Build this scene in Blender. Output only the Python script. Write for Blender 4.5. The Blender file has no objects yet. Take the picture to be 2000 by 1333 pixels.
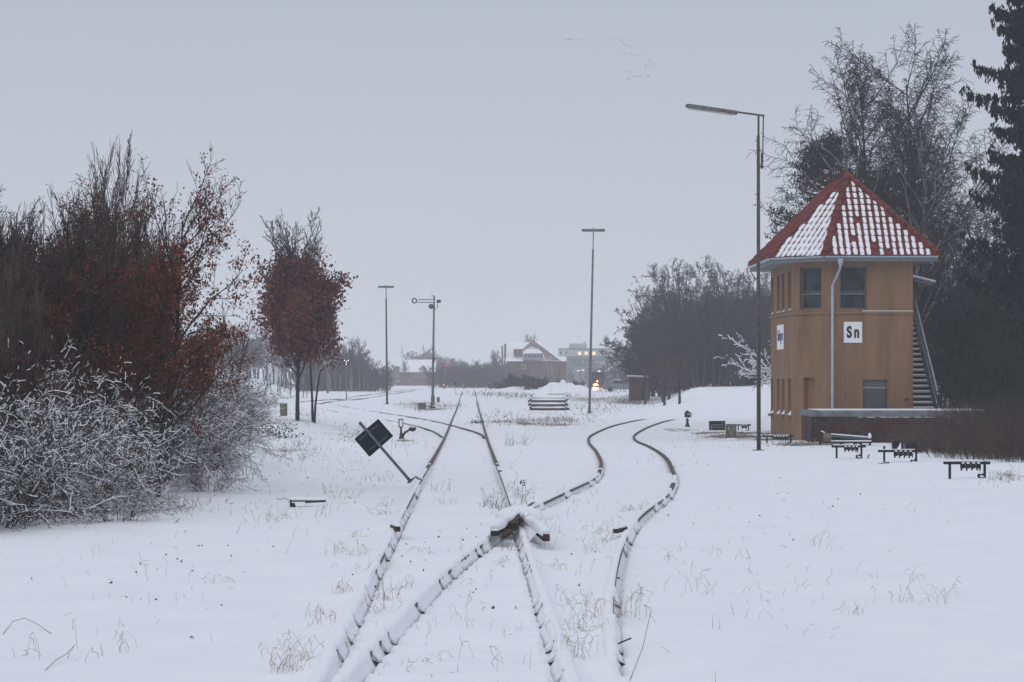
import bpy, math, random
import numpy as np
from mathutils import Vector, Matrix
S = bpy.context.scene
C = S.collection
rnd = random.Random(7)
# ------------------------------------------------------------------ camera, world, sun, exposure
F = 5400.0; HY = 738.0; CZ = 1.78
cd = bpy.data.cameras.new('camera'); cam = bpy.data.objects.new('camera', cd); C.objects.link(cam)
cam.location = (0, 0, CZ); cam.rotation_euler = (math.radians(90), 0, 0)
cd.sensor_width = 36.0; cd.lens = 36.0 * F / 2000.0; cd.shift_y = (HY - 666.5) / 2000.0
cd.clip_start = 0.5; cd.clip_end = 9000
S.camera = cam
w = bpy.data.worlds.new('World'); S.world = w; w.use_nodes = True
nt = w.node_tree; nt.nodes.clear()
out = nt.nodes.new('ShaderNodeOutputWorld')
bgs = nt.nodes.new('ShaderNodeBackground'); sky = nt.nodes.new('ShaderNodeTexSky')
sky.sky_type = 'NISHITA'; sky.sun_disc = False
SUN_EL = math.radians(48); SUN_ROT = math.radians(200)
sky.sun_elevation = SUN_EL; sky.sun_rotation = SUN_ROT
bgs.inputs[1].default_value = 0.006
nt.links.new(sky.outputs[0], bgs.inputs[0])
# cloud deck: overcast, a little brighter overhead than at the horizon
tc = nt.nodes.new('ShaderNodeTexCoord'); sx = nt.nodes.new('ShaderNodeSeparateXYZ')
nt.links.new(tc.outputs['Generated'], sx.inputs[0])
rp = nt.nodes.new('ShaderNodeValToRGB')
rp.color_ramp.elements[0].position = 0.0; rp.color_ramp.elements[0].color = (0.525, 0.55, 0.615, 1)
rp.color_ramp.elements[1].position = 1.0; rp.color_ramp.elements[1].color = (0.57, 0.60, 0.68, 1)
e = rp.color_ramp.elements.new(0.15); e.color = (0.415, 0.444, 0.528, 1)
e = rp.color_ramp.elements.new(0.45); e.color = (0.46, 0.50, 0.59, 1)
nz = nt.nodes.new('ShaderNodeTexNoise'); nz.inputs['Scale'].default_value = 2.2; nz.inputs['Detail'].default_value = 3
nt.links.new(tc.outputs['Generated'], nz.inputs['Vector'])
mr = nt.nodes.new('ShaderNodeMapRange'); mr.inputs[1].default_value = 0.3; mr.inputs[2].default_value = 0.7
mr.inputs[3].default_value = 0.96; mr.inputs[4].default_value = 1.04
nt.links.new(nz.outputs[0], mr.inputs[0])
bgc = nt.nodes.new('ShaderNodeBackground')
nt.links.new(sx.outputs[2], rp.inputs[0]); nt.links.new(rp.outputs[0], bgc.inputs[0]); nt.links.new(mr.outputs[0], bgc.inputs[1])
ad = nt.nodes.new('ShaderNodeAddShader')
nt.links.new(bgs.outputs[0], ad.inputs[0]); nt.links.new(bgc.outputs[0], ad.inputs[1]); nt.links.new(ad.outputs[0], out.inputs[0])
sl = bpy.data.lights.new('sun', 'SUN'); sun = bpy.data.objects.new('sun', sl); C.objects.link(sun)
sl.energy = 0.56; sl.angle = math.radians(80); sl.color = (1.0, 0.985, 0.97)
sdir = Vector((math.sin(SUN_ROT) * math.cos(SUN_EL), math.cos(SUN_ROT) * math.cos(SUN_EL), math.sin(SUN_EL)))
sun.rotation_euler = sdir.to_track_quat('Z', 'Y').to_euler()
S.view_settings.view_transform = 'Standard'; S.view_settings.look = 'None'
S.view_settings.gamma = 1.0; S.view_settings.exposure = 0.09; S.view_settings.use_curve_mapping = False
S.render.engine = 'CYCLES'
S.cycles.use_denoising = True
S.cycles.max_bounces = 6; S.cycles.volume_bounces = 3; S.cycles.transparent_max_bounces = 8
S.cycles.volume_max_steps = 64

# ------------------------------------------------------------------ helpers
def lerp_tab(tab):
    xs = np.array([a for a, b in tab]); ys = np.array([b for a, b in tab])
    return lambda y: np.interp(y, xs, ys)
def smooth_tab(tab):
    # Catmull-Rom resampling of x(y)
    ys = np.array([a for a, b in tab], float); xs = np.array([b for a, b in tab], float)
    m = np.gradient(xs, ys)
    Y, X = [], []
    for i in range(len(ys) - 1):
        h = ys[i+1] - ys[i]; t = np.linspace(0, 1, 24, endpoint=False)
        X.append((2*t**3-3*t**2+1)*xs[i] + (t**3-2*t**2+t)*h*m[i] + (-2*t**3+3*t**2)*xs[i+1] + (t**3-t**2)*h*m[i+1]); Y.append(ys[i]+t*h)
    Y = np.concatenate(Y+[[ys[-1]]]); X = np.concatenate(X+[[xs[-1]]])
    return lambda y: np.interp(y, Y, X)
prof = smooth_tab([(-3000, 0), (0, 0), (30, 0), (45, -0.02), (70, -0.2), (95, -0.33), (140, -0.33), (190, -0.32), (250, -0.1), (320, 0.1), (400, 0.1), (4000, 0.1)])
def GY(py):
    Y = 100.0
    for _ in range(60): Y = 0.5*Y + 0.5*F*(CZ-float(prof(Y))+0.06)/(py-HY)
    return Y
def ss(x, a, b):
    t = np.clip((np.asarray(x, float)-a)/(b-a), 0, 1); return t*t*(3-2*t)
def hsh(i, j, s):
    n = (i*374761393 + j*668265263 + s*1442695041) & 0xffffffff
    n = ((n ^ (n >> 13)) * 1274126177) & 0xffffffff
    return ((n ^ (n >> 16)) & 0xffff) / 65535.0
def vn(x, y, s=0):
    x = np.asarray(x, float); y = np.asarray(y, float)
    i = np.floor(x).astype(np.int64); j = np.floor(y).astype(np.int64)
    u = x-i; v = y-j; u = u*u*(3-2*u); v = v*v*(3-2*v)
    return (hsh(i, j, s)*(1-u)+hsh(i+1, j, s)*u)*(1-v) + (hsh(i, j+1, s)*(1-u)+hsh(i+1, j+1, s)*u)*v - 0.5

RAILS = {
 'A': dict(f=lambda y: -0.9-0.0152*np.asarray(y, float), y0=12.5, y1=520, side=1, wide=[(26.5, 28.2), (37.8, 43.5), (47, 66)], cap=(12.5, 62)),
 'B': dict(f=lambda y: 0.6-0.0152*np.asarray(y, float), y0=12.5, y1=520, side=-1, wide=[(38, 66)], cap=(12.5, 62)),
 'C': dict(f=smooth_tab([(12.5, -1.12), (17.1, -0.98), (21.5, -0.80), (27.7, -0.48), (31, -0.24), (38, 0.27), (43.3, 0.80), (50, 1.45), (60, 1.93), (76, 2.32), (92, 2.55), (100, 2.8), (113, 3.65), (124, 4.6), (136, 6.0), (152, 8.1)]), y0=12.5, y1=150, side=1, wide=[(36.5, 37.6), (39.5, 43.2), (44.2, 48.5), (49.6, 50.6)], cap=(12.5, 59)),
 'D': dict(f=smooth_tab([(17, 0.62), (20.8, 0.73), (23.9, 0.86), (29.9, 1.19), (35.3, 1.60), (42.3, 2.35), (51, 3.0), (58, 3.35), (68, 3.8), (84, 4.15), (94, 4.2), (101, 4.45), (113, 5.3), (124, 6.3), (136, 7.6), (152, 9.8)]), y0=17, y1=150, side=1, wide=[(20.6, 22.4), (23.5, 29.2), (30.2, 31.0), (34.5, 38.6), (39.4, 40.4), (41.5, 43)], cap=(17, 55)),
 'E': dict(f=smooth_tab([(99, -2.5), (103, -2.7), (113, -3.36), (126, -4.67), (138, -6.3), (150, -8.0), (199, -14.3)]), y0=99, y1=199, side=1, wide=[(99, 140)], cap=(160, 199)),
 'G': dict(f=smooth_tab([(98, -1.0), (103, -1.1), (110, -1.5), (120, -2.35), (142, -4.6), (170, -8.2), (218, -14.4)]), y0=98, y1=218, side=1, wide=[(98, 160)], cap=(175, 218)),
}
SLP = 0.63
for k in RAILS:
    rr = random.Random(ord(k)*3+1)
    RAILS[k]['amp'] = np.array([rr.random()**2.2 for _ in range(120)]); RAILS[k]['jit'] = np.array([rr.uniform(-.12, .12) for _ in range(120)])
def exposure(R, y):
    y = np.asarray(y, float); ex = np.zeros_like(y)
    for a, b in R['wide']: ex = np.maximum(ex, ss(y, a-.15, a+.15)*(1-ss(y, b-.15, b+.15))*(0.75+0.6*vn(y*2.1, 0*y, 5)))
    if R['y0'] < 30:
        n = np.clip((y/SLP).astype(int), 0, 119); c = (n+0.5+R['jit'][n])*SLP
        ex = np.maximum(ex, R['amp'][n]*np.exp(-((y-c)/0.15)**2)*(y < 37))
    return np.clip(ex, 0, 1.15)
def H(x, y, detail=True):
    x = np.asarray(x, float); y = np.asarray(y, float)
    z = prof(y) - 0.075 + 0.030*ss(y, 60, 80)
    # banks and mounds
    z = z + 1.30*ss(x/np.maximum(np.abs(y), 1), .051, .068)*ss(y, 138, 185)*(y > 0)
    z = z + 2.9*ss(x/np.maximum(np.abs(y), 1), .0885, .106)*ss(y, 108, 150)*(y > 0)
    z = z + 1.5*ss(-x/np.maximum(np.abs(y), 1), .079, .093)*ss(y, 175, 245)*(y > 0)
    z = z + 0.5*ss(-x, 5.5, 9)*ss(y, 40, 60)*(1-ss(y, 110, 160))
    z = z + (1.35+1.5*vn(x/1.3, y/2.5, 51)+.8*vn(x/.5, y/1.1, 52))*np.exp(-((x-6.0)/2.5)**2-((y-296)/9.0)**2) + (.8+.8*vn(x/1.1, y/2.5, 53))*np.exp(-((x-0.5)/3.5)**2-((y-305)/9.0)**2)
    z = z + 0.25*np.exp(-((x-8.3)/2.5)**2-((y-160)/4.0)**2)
    z = z + 0.5*np.exp(-((x-10.9)/2.5)**2-((y-240)/9.0)**2)
    away = np.ones_like(x)
    for R in RAILS.values():
        inr = ss(y, R['y0']-1, R['y0'])*(1-ss(y, R['y1']-2, R['y1']+1))
        away = away*(1-inr*np.exp(-((x-R['f'](y))/0.30)**2))
    am = ss(np.abs(x+0.4), 1.5, 6)*0.7+0.3
    z = z + away*am*(0.16*vn(x/5.5, y/9.0, 1)+0.07*vn(x/1.7, y/2.6, 2)) + away*(0.030*vn(x/.55, y/.8, 3) + 0.012*vn(x/.2, y/.26, 4))
    z = z + 0.25*vn(x/23., y/31., 8)*ss(y, 150, 260)
    # broken, tufty ground left of the track and beyond the points
    t = ss(-x, 1.9, 3.2)*ss(y, 48, 62)*(1-ss(y, 240, 300))
    z = z + t*(0.10*np.maximum(vn(x/.6, y/1.1, 11), 0)+0.07*np.maximum(vn(x/.23, y/.4, 12), -.1))
    t = np.exp(-((x-.5)/3.2)**2)*ss(y, 112, 122)*(1-ss(y, 150, 300))*away
    z = z + t*0.12*np.maximum(vn(x/.5, y/1.6, 13), 0)
    # sleepers showing faintly through the snow, nearest metres
    A = RAILS['A']['f'](y); Cc = RAILS['C']['f'](y)
    ph = (y/SLP) % 1.0
    bump = np.exp(-((ph-0.0)/0.17)**2)+np.exp(-((ph-1.0)/0.17)**2)
    inn = ss(x, A-.55, A-.2)*(1-ss(x, A+1.7, A+2.1))*(1-ss(y, 20, 34))
    z = z + bump*inn*0.030*(0.6+0.8*vn(x/.5, y/.7, 6))
    if detail:
        for R in RAILS.values():
            inr = ss(y, R['y0'], R['y0']+.3)*(1-ss(y, R['y1']-2, R['y1']))
            capf = 1-ss(y, R['cap'][1]-2, R['cap'][1]+3) if R['cap'][0] < 90 else ss(y, R['cap'][0]-8, R['cap'][0])
            d = x-R['f'](y); s = d*R['side']
            bare = 1-capf
            z = z + inr*capf*0.056*np.exp(-(d/(0.085+.09*(vn(y/1.3, y*0, 61)+.5)*(s < 0)))**2)
            z = z - inr*bare*0.020*np.exp(-(d/0.08)**2)
            ex = exposure(R, y)
            z = z - inr*capf*0.09*np.exp(-((s-0.062)/0.026)**2)*(y < 62) - inr*ex*0.035*np.exp(-((s-0.2)/0.12)**2)*capf
            # keep ground off the rail head
            lim = prof(y)-0.014
            z = np.where((np.abs(d) < 0.055) & (inr > .5), np.minimum(z, lim), z)
    return z
def G(px, py, it=40):
    """ground point seen at pixel"""
    Y = GY(py)
    for _ in range(it):
        X = (px-1000)/F*Y; z = float(H(X, Y, False)); Y = 0.6*Y+0.4*F*(CZ-z)/(py-HY) if py > HY+4 else Y
        Y = min(max(Y, 8), 600)
    return Vector(((px-1000)/F*Y, Y, float(H((px-1000)/F*Y, Y, False))))
def P(px, py, Y): return Vector(((px-1000)/F*Y, Y, CZ+(HY-py)/F*Y))

def material(name, col, rough=0.8, metal=0.0, var=0.25, scale=6.0, bump=0.0, bscale=40.0, col2=None, obj=True, spec=0.3, stretch=None):
    m = bpy.data.materials.new(name); m.use_nodes = True; n = m.node_tree; b = n.nodes['Principled BSDF']
    b.inputs['Roughness'].default_value = rough; b.inputs['Metallic'].default_value = metal
    b.inputs['Specular IOR Level'].default_value = spec
    t = n.nodes.new('ShaderNodeTexCoord'); z = n.nodes.new('ShaderNodeTexNoise'); z.inputs['Scale'].default_value = scale; z.inputs['Detail'].default_value = 5
    z.inputs['Roughness'].default_value = 0.65
    src = t.outputs['Object']
    if stretch:
        mp = n.nodes.new('ShaderNodeMapping'); mp.inputs['Scale'].default_value = stretch; n.links.new(src, mp.inputs[0]); n.links.new(mp.outputs[0], z.inputs['Vector'])
    else: n.links.new(src, z.inputs['Vector'])
    r = n.nodes.new('ShaderNodeValToRGB'); r.color_ramp.elements[0].position = 0.32; r.color_ramp.elements[1].position = 0.68
    a = [c*(1-var) for c in col]; c2 = col2 if col2 else [min(1, c*(1+var)) for c in col]
    r.color_ramp.elements[0].color = (*a, 1); r.color_ramp.elements[1].color = (*c2, 1)
    n.links.new(z.outputs[0], r.inputs[0]); n.links.new(r.outputs[0], b.inputs['Base Color'])
    if bump:
        z2 = n.nodes.new('ShaderNodeTexNoise'); z2.inputs['Scale'].default_value = bscale; z2.inputs['Detail'].default_value = 4
        n.links.new(src, z2.inputs['Vector'])
        bp = n.nodes.new('ShaderNodeBump'); bp.inputs['Distance'].default_value = bump; bp.inputs['Strength'].default_value = 1
        n.links.new(z2.outputs[0], bp.inputs['Height']); n.links.new(bp.outputs[0], b.inputs['Normal'])
    return m
def emit(name, col, s):
    m = bpy.data.materials.new(name); m.use_nodes = True; n = m.node_tree; b = n.nodes['Principled BSDF']
    b.inputs['Base Color'].default_value = (*[c*.3 for c in col], 1)
    b.inputs['Emission Color'].default_value = (*col, 1); b.inputs['Emission Strength'].default_value = s
    return m
M = {
 'snow': material('snow', (.86, .87, .90), .7, var=.02, scale=3, bump=.012, bscale=25, col2=(.90, .905, .93)),
 'snowcap': material('snow_on_things', (.87, .88, .91), .7, var=.02, scale=6, bump=.006, bscale=40, col2=(.91, .915, .935)),
 'rail': material('rusty_rail', (.075, .056, .048), .7, .1, .35, 12, .002, 60, col2=(.14, .11, .095)),
 'dark': material('black_iron', (.016, .016, .018), .55, .2, .3, 9),
 'timber': material('old_timber', (.035, .026, .020), .9, 0, .5, 15, .004, 60, col2=(.08, .06, .045)),
 'bark': material('dark_bark', (.022, .019, .016), .9, 0, .4, 8, .006, 30, col2=(.050, .044, .038)),
 'bark_thick': material('thicket_bark', (.040, .031, .026), .9, 0, .4, 4, col2=(.085, .066, .055)),
 'bark_birch': material('birch_bark', (.12, .11, .10), .8, 0, .6, 3, col2=(.36, .34, .32)),
 'twig': material('twigs', (.045, .034, .030), .9, 0, .35, 1.2, col2=(.09, .068, .058)),
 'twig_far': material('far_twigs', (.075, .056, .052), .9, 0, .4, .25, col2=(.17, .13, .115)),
 'twig_brown': material('brown_twigs', (.060, .042, .032), .9, 0, .35, 2.5, col2=(.14, .10, .08)),
 'leaf': material('red_brown_leaves', (.075, .022, .013), .7, 0, .45, 3.5, col2=(.27, .075, .035)),
 'leaf2': material('brown_leaves', (.080, .020, .014), .7, 0, .4, 3.5, col2=(.20, .050, .030)),
 'leaf_dull': material('dull_brown_leaves', (.055, .038, .030), .8, 0, .4, 1.5, col2=(.11, .075, .06)),
 'leaf_green': material('evergreen_leaves', (.025, .035, .015), .6, 0, .4, 6, col2=(.06, .08, .03)),
 'needle': material('spruce_needles', (.005, .009, .007), .8, 0, .4, 3, col2=(.014, .022, .016), spec=.15),
 'pine': material('pine_needles', (.010, .017, .012), .75, 0, .4, 3, col2=(.030, .043, .030)),
 'plaster': material('ochre_plaster', (.190, .112, .064), .92, 0, .06, 1.6, .004, 45, col2=(.280, .166, .096), stretch=(1.2, 1.2, .22)),
 'plaster_dark': material('ochre_reveal', (.27, .145, .078), .92, 0, .12, 2, .004, 45),
 'tile': material('red_roof_tile', (.10, .020, .017), .7, 0, .35, 2.3, col2=(.23, .040, .030), spec=.3),
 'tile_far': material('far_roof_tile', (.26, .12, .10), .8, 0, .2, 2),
 'zinc': material('zinc_gutter', (.42, .46, .50), .45, .4, .15, 5),
 'fascia': material('grey_fascia', (.20, .21, .215), .7, 0, .1, 3),
 'soffit': material('pale_soffit', (.34, .35, .36), .8, 0, .1, 3),
 'glass': material('window_glass', (.008, .010, .012), .12, 0, .6, 2.6, col2=(.050, .060, .066), spec=.22),
 'frame': material('window_frame', (.13, .14, .14), .6, 0, .15, 6),
 'shutter': material('grey_shutter', (.085, .095, .10), .6, 0, .12, 3),
 'white': material('white_enamel', (.80, .81, .83), .35, 0, .03, 4),
 'ink': material('black_lettering', (.015, .016, .02), .5, 0, .1, 4),
 'ink_blue': material('blue_lettering', (.06, .06, .17), .5, 0, .1, 4),
 'brick': material('dark_brick', (.030, .016, .015), .9, 0, .5, 1.2, .003, 50, col2=(.085, .032, .028)),
 'brick_edge': material('purple_brick', (.05, .034, .034), .9, 0, .3, 7),
 'mortar': material('mortar', (.05, .045, .045), .95, 0, .4, 1.1, col2=(.62, .62, .65)),
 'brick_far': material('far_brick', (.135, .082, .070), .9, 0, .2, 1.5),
 'concrete': material('weathered_concrete', (.12, .13, .14), .85, 0, .25, 4, .004, 30, col2=(.23, .245, .26)),
 'concrete_old': material('mossy_concrete', (.085, .085, .060), .9, 0, .35, 7, .004, 30, col2=(.17, .165, .13)),
 'mast': material('mast_paint', (.060, .062, .050), .7, .1, .3, 9, col2=(.11, .105, .08)),
 'mastgrey': material('galvanised_mast', (.12, .125, .13), .6, .3, .25, 4, col2=(.2, .205, .21)),
 'lampbody': material('dirty_lamp_body', (.10, .10, .09), .7, 0, .4, 7, col2=(.22, .22, .20)),
 'diffuser': material('lamp_diffuser', (.38, .38, .35), .5, 0, .3, 9),
 'board': material('dark_blue_board', (.010, .014, .024), .45, .2, .25, 6),
 'bluegrey': material('blue_grey_pipe', (.11, .15, .19), .5, .4, .25, 10),
 'grass': material('dry_grass', (.30, .20, .12), .9, 0, .35, 5, col2=(.50, .38, .26)),
 'stalk': material('dead_stalks', (.075, .05, .038), .9, 0, .4, 5, col2=(.16, .11, .08)),
 'render': material('pale_render', (.52, .52, .50), .9, 0, .06, .6),
 'greywall': material('grey_cladding', (.20, .21, .23), .8, 0, .12, .6),
 'red': material('red_signal', (.55, .04, .03), .5, 0, .1, 5),
 'warm': emit('warm_headlight', (1.0, .42, .13), 16),
 'warm2': emit('warm_window', (1.0, .80, .50), 1.3),
 'redlamp': emit('red_lamp', (1.0, .20, .08), 1.5),
 'whitelamp': emit('white_lamp', (1.0, .95, .85), 1.6),
 'stone': material('brown_stone', (.12, .10, .085), .9, 0, .4, 12, .01, 14, col2=(.26, .22, .18)),
}
# ground snow: patches of flattened grass and soil come through where the snow is thin
def ground_mat():
    m = bpy.data.materials.new('snow_ground'); m.use_nodes = True; n = m.node_tree; b = n.nodes['Principled BSDF']
    b.inputs['Roughness'].default_value = .75; b.inputs['Specular IOR Level'].default_value = .25
    L = n.links.new
    t = n.nodes.new('ShaderNodeTexCoord')
    def noise(s, d, rough=.6, stretch=None):
        z = n.nodes.new('ShaderNodeTexNoise'); z.inputs['Scale'].default_value = s; z.inputs['Detail'].default_value = d; z.inputs['Roughness'].default_value = rough
        if stretch:
            mp = n.nodes.new('ShaderNodeMapping'); mp.inputs['Scale'].default_value = stretch; L(t.outputs['Object'], mp.inputs[0]); L(mp.outputs[0], z.inputs['Vector'])
        else: L(t.outputs['Object'], z.inputs['Vector'])
        return z.outputs[0]
    r = n.nodes.new('ShaderNodeValToRGB'); r.color_ramp.elements[0].position = .35; r.color_ramp.elements[1].position = .65
    r.color_ramp.elements[0].color = (.855, .865, .90, 1); r.color_ramp.elements[1].color = (.90, .905, .93, 1)
    L(noise(.8, 6), r.inputs[0])
    at = n.nodes.new('ShaderNodeAttribute'); at.attribute_name = 'bare'
    ma = n.nodes.new('ShaderNodeMath'); ma.operation = 'MULTIPLY_ADD'; ma.inputs[1].default_value = .62; ma.inputs[2].default_value = -.32
    L(at.outputs['Fac'], ma.inputs[0])
    ad = n.nodes.new('ShaderNodeMath'); ad.operation = 'ADD'; L(noise(3.2, 8, .72, (1, .35, 1)), ad.inputs[0]); L(ma.outputs[0], ad.inputs[1])
    mr = n.nodes.new('ShaderNodeMapRange'); mr.inputs[1].default_value = .52; mr.inputs[2].default_value = .66; L(ad.outputs[0], mr.inputs[0])
    g = n.nodes.new('ShaderNodeValToRGB'); g.color_ramp.elements[0].color = (.10, .085, .055, 1); g.color_ramp.elements[1].color = (.36, .32, .25, 1)
    g.color_ramp.elements[0].position = .35; g.color_ramp.elements[1].position = .65
    L(noise(9, 4), g.inputs[0])
    mx = n.nodes.new('ShaderNodeMix'); mx.data_type = 'RGBA'; L(mr.outputs[0], mx.inputs[0]); L(r.outputs[0], mx.inputs[6]); L(g.outputs[0], mx.inputs[7])
    L(mx.outputs[2], b.inputs['Base Color'])
    bp = n.nodes.new('ShaderNodeBump'); bp.inputs['Distance'].default_value = .010; L(noise(14, 5), bp.inputs['Height'])
    bp2 = n.nodes.new('ShaderNodeBump'); bp2.inputs['Distance'].default_value = .09; bp2.inputs['Strength'].default_value = .5; L(noise(1.6, 5, .6, (1, .4, 1)), bp2.inputs['Height']); L(bp.outputs[0], bp2.inputs['Normal'])
    L(bp2.outputs[0], b.inputs['Normal'])
    return m

def np_mesh(name, v, f, mat, parent=None, smooth=False, link=True):
    v = np.asarray(v, np.float32); f = np.asarray(f, np.int32); k = f.shape[1]
    me = bpy.data.meshes.new(name); me.vertices.add(len(v)); me.vertices.foreach_set('co', v.ravel())
    me.loops.add(f.size); me.loops.foreach_set('vertex_index', f.ravel()); me.polygons.add(len(f))
    me.polygons.foreach_set('loop_start', np.arange(0, f.size, k, dtype=np.int32))
    if smooth: me.polygons.foreach_set('use_smooth', np.ones(len(f), bool))
    me.update(calc_edges=True); me.materials.append(mat)
    if not link: return me
    return link_mesh(name, me, parent)
def link_mesh(name, me, parent=None):
    o = bpy.data.objects.new(name, me); C.objects.link(o)
    if parent: o.parent = parent
    return o
def tag(o, label, cat, group=None, kind=None):
    o['label'] = label
    if cat: o['category'] = cat
    if group: o['group'] = group
    if kind: o['kind'] = kind
    return o
def thing(name, label, cat, loc=(0, 0, 0), rz=0, group=None):
    o = bpy.data.objects.new(name, None); C.objects.link(o); o.location = loc; o.rotation_euler = (0, 0, rz); o.empty_display_size = .3
    return tag(o, label, cat, group)
def dup(root, loc, rz=0, scale=1, label=None, group=None, cat=None):
    def cp(o, par):
        c = o.copy(); C.objects.link(c); c.parent = par
        for ch in o.children: cp(ch, c)
        return c
    kids = list(root.children); r = root.copy(); C.objects.link(r)
    for ch in kids: cp(ch, r)
    r.location = loc; r.rotation_euler = (0, 0, rz); r.scale = (scale,)*3 if not hasattr(scale, '__len__') else scale
    if label: r['label'] = label
    if group: r['group'] = group
    if cat: r['category'] = cat
    return r

class MB:
    def __init__(s, off=(0, 0, 0)): s.v = []; s.f = []; s.o = Vector(off)
    def poly(s, pts):
        n = len(s.v); s.v += [tuple(Vector(p)-s.o) for p in pts]; s.f.append(tuple(range(n, n+len(pts)))); return s
    def box(s, c, d, rz=0, rx=0, ry=0, bev=0):
        R = Matrix.Rotation(rz, 3, 'Z') @ Matrix.Rotation(ry, 3, 'Y') @ Matrix.Rotation(rx, 3, 'X'); c = Vector(c); n = len(s.v)
        for i in (-.5, .5):
            for j in (-.5, .5):
                for k in (-.5, .5): s.v.append(tuple(c+R @ Vector((i*d[0], j*d[1], k*d[2]))-s.o))
        s.f += [tuple(n+a for a in q) for q in ((0, 1, 3, 2), (4, 6, 7, 5), (0, 4, 5, 1), (2, 3, 7, 6), (0, 2, 6, 4), (1, 5, 7, 3))]; return s
    def beam(s, a, b, wx, wz, up=(0, 0, 1)):
        a = Vector(a); b = Vector(b); d = (b-a).normalized(); u = d.cross(Vector(up))
        if u.length < 1e-4: u = d.cross(Vector((0, 1, 0)))
        u.normalize(); v = u.cross(d); n = len(s.v)
        for p in (a, b):
            for i, j in ((-1, -1), (1, -1), (1, 1), (-1, 1)): s.v.append(tuple(p+u*i*wx/2+v*j*wz/2-s.o))
        s.f += [(n, n+1, n+2, n+3), (n+7, n+6, n+5, n+4)]+[(n+i, n+4+i, n+4+(i+1) % 4, n+(i+1) % 4) for i in range(4)]; return s
    def tube(s, pts, rad, sides=8, cap=True):
        pts = [Vector(p) for p in pts]; rad = rad if hasattr(rad, '__len__') else [rad]*len(pts); n0 = len(s.v)
        for i, p in enumerate(pts):
            d = (pts[min(i+1, len(pts)-1)]-pts[max(i-1, 0)]).normalized()
            u = d.cross(Vector((0, 0, 1)) if abs(d.z) < .95 else Vector((1, 0, 0))).normalized(); v = u.cross(d)
            for k in range(sides):
                a = 2*math.pi*k/sides; s.v.append(tuple(p+(u*math.cos(a)+v*math.sin(a))*rad[i]-s.o))
        for i in range(len(pts)-1):
            for k in range(sides):
                a = n0+i*sides+k; b = n0+i*sides+(k+1) % sides; s.f.append((a, b, b+sides, a+sides))
        if cap: s.f.append(tuple(n0+k for k in range(sides))[::-1]); s.f.append(tuple(n0+(len(pts)-1)*sides+k for k in range(sides)))
        return s
    def lathe(s, c, prof_, axis='Z', sides=16):
        c = Vector(c); n0 = len(s.v)
        for (r, h) in prof_:
            for k in range(sides):
                a = 2*math.pi*k/sides; x, y = r*math.cos(a), r*math.sin(a)
                q = (x, y, h) if axis == 'Z' else ((x, h, y) if axis == 'Y' else (h, x, y))
                s.v.append(tuple(c+Vector(q)-s.o))
        for i in range(len(prof_)-1):
            for k in range(sides):
                a = n0+i*sides+k; b = n0+i*sides+(k+1) % sides; s.f.append((a, b, b+sides, a+sides))
        s.f.append(tuple(n0+k for k in range(sides))[::-1]); s.f.append(tuple(n0+(len(prof_)-1)*sides+k for k in range(sides)))
        return s
    def blob(s, c, r, seed=0, lon=10, lat=6, rough=.25):
        rr = random.Random(seed); c = Vector(c); r = Vector(r) if hasattr(r, '__len__') else Vector((r,)*3); n0 = len(s.v)
        for i in range(lat+1):
            th = math.pi*i/lat
            for k in range(lon):
                a = 2*math.pi*k/lon; q = 1+rr.uniform(-rough, rough)*(0 < i < lat)
                s.v.append(tuple(c+Vector((r.x*math.sin(th)*math.cos(a)*q, r.y*math.sin(th)*math.sin(a)*q, r.z*math.cos(th)*q))-s.o))
        for i in range(lat):
            for k in range(lon):
                a = n0+i*lon+k; b = n0+i*lon+(k+1) % lon; s.f.append((a, a+lon, b+lon, b))
        return s
    def build(s, name, mat, parent=None, smooth=False, bevel=0):
        me = bpy.data.meshes.new(name); me.from_pydata(s.v, [], s.f); me.update(); me.materials.append(M[mat] if isinstance(mat, str) else mat)
        if smooth: me.polygons.foreach_set('use_smooth', [True]*len(me.polygons))
        o = link_mesh(name, me, parent)
        if bevel:
            b = o.modifiers.new('bevel', 'BEVEL'); b.width = bevel; b.segments = 2; b.limit_method = 'ANGLE'
        return o
def text_fit(body, name, mat, parent, org, ux, w_, h_, ext=.004, bold=.03):
    # text mesh scaled to a box: org = lower left corner (local), ux = reading direction in the xy plane
    cu = bpy.data.curves.new('t', 'FONT'); cu.body = body; cu.size = 1; cu.extrude = .001; cu.offset = bold
    t = bpy.data.objects.new('t', cu); C.objects.link(t)
    me = bpy.data.meshes.new_from_object(t.evaluated_get(bpy.context.evaluated_depsgraph_get())); bpy.data.objects.remove(t)
    xs = [v.co.x for v in me.vertices]; ys = [v.co.y for v in me.vertices]; a, b, c, d = min(xs), max(xs), min(ys), max(ys)
    ux = Vector(ux).normalized(); nz_ = ux.cross(Vector((0, 0, 1)))
    for v in me.vertices: x, y, z = v.co; v.co = ux*((x-a)/(b-a)*w_)+Vector((0, 0, (y-c)/(d-c)*h_))+nz_*(ext if z > 0 else -ext)
    me.materials.clear(); me.materials.append(M[mat]); o = link_mesh(name, me, parent); o.location = org; return o
ORD = 'first second third fourth fifth sixth seventh eighth ninth tenth eleventh twelfth thirteenth fourteenth fifteenth sixteenth seventeenth eighteenth nineteenth twentieth'.split()
def ordw(n): return ORD[n] if n < 20 else (('twenty-', 'thirty-', 'forty-')[n//10-2]+ORD[n % 10]) if n % 10 < 9 else ('thirtieth', 'fortieth', 'fiftieth')[n//10-2]
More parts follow.
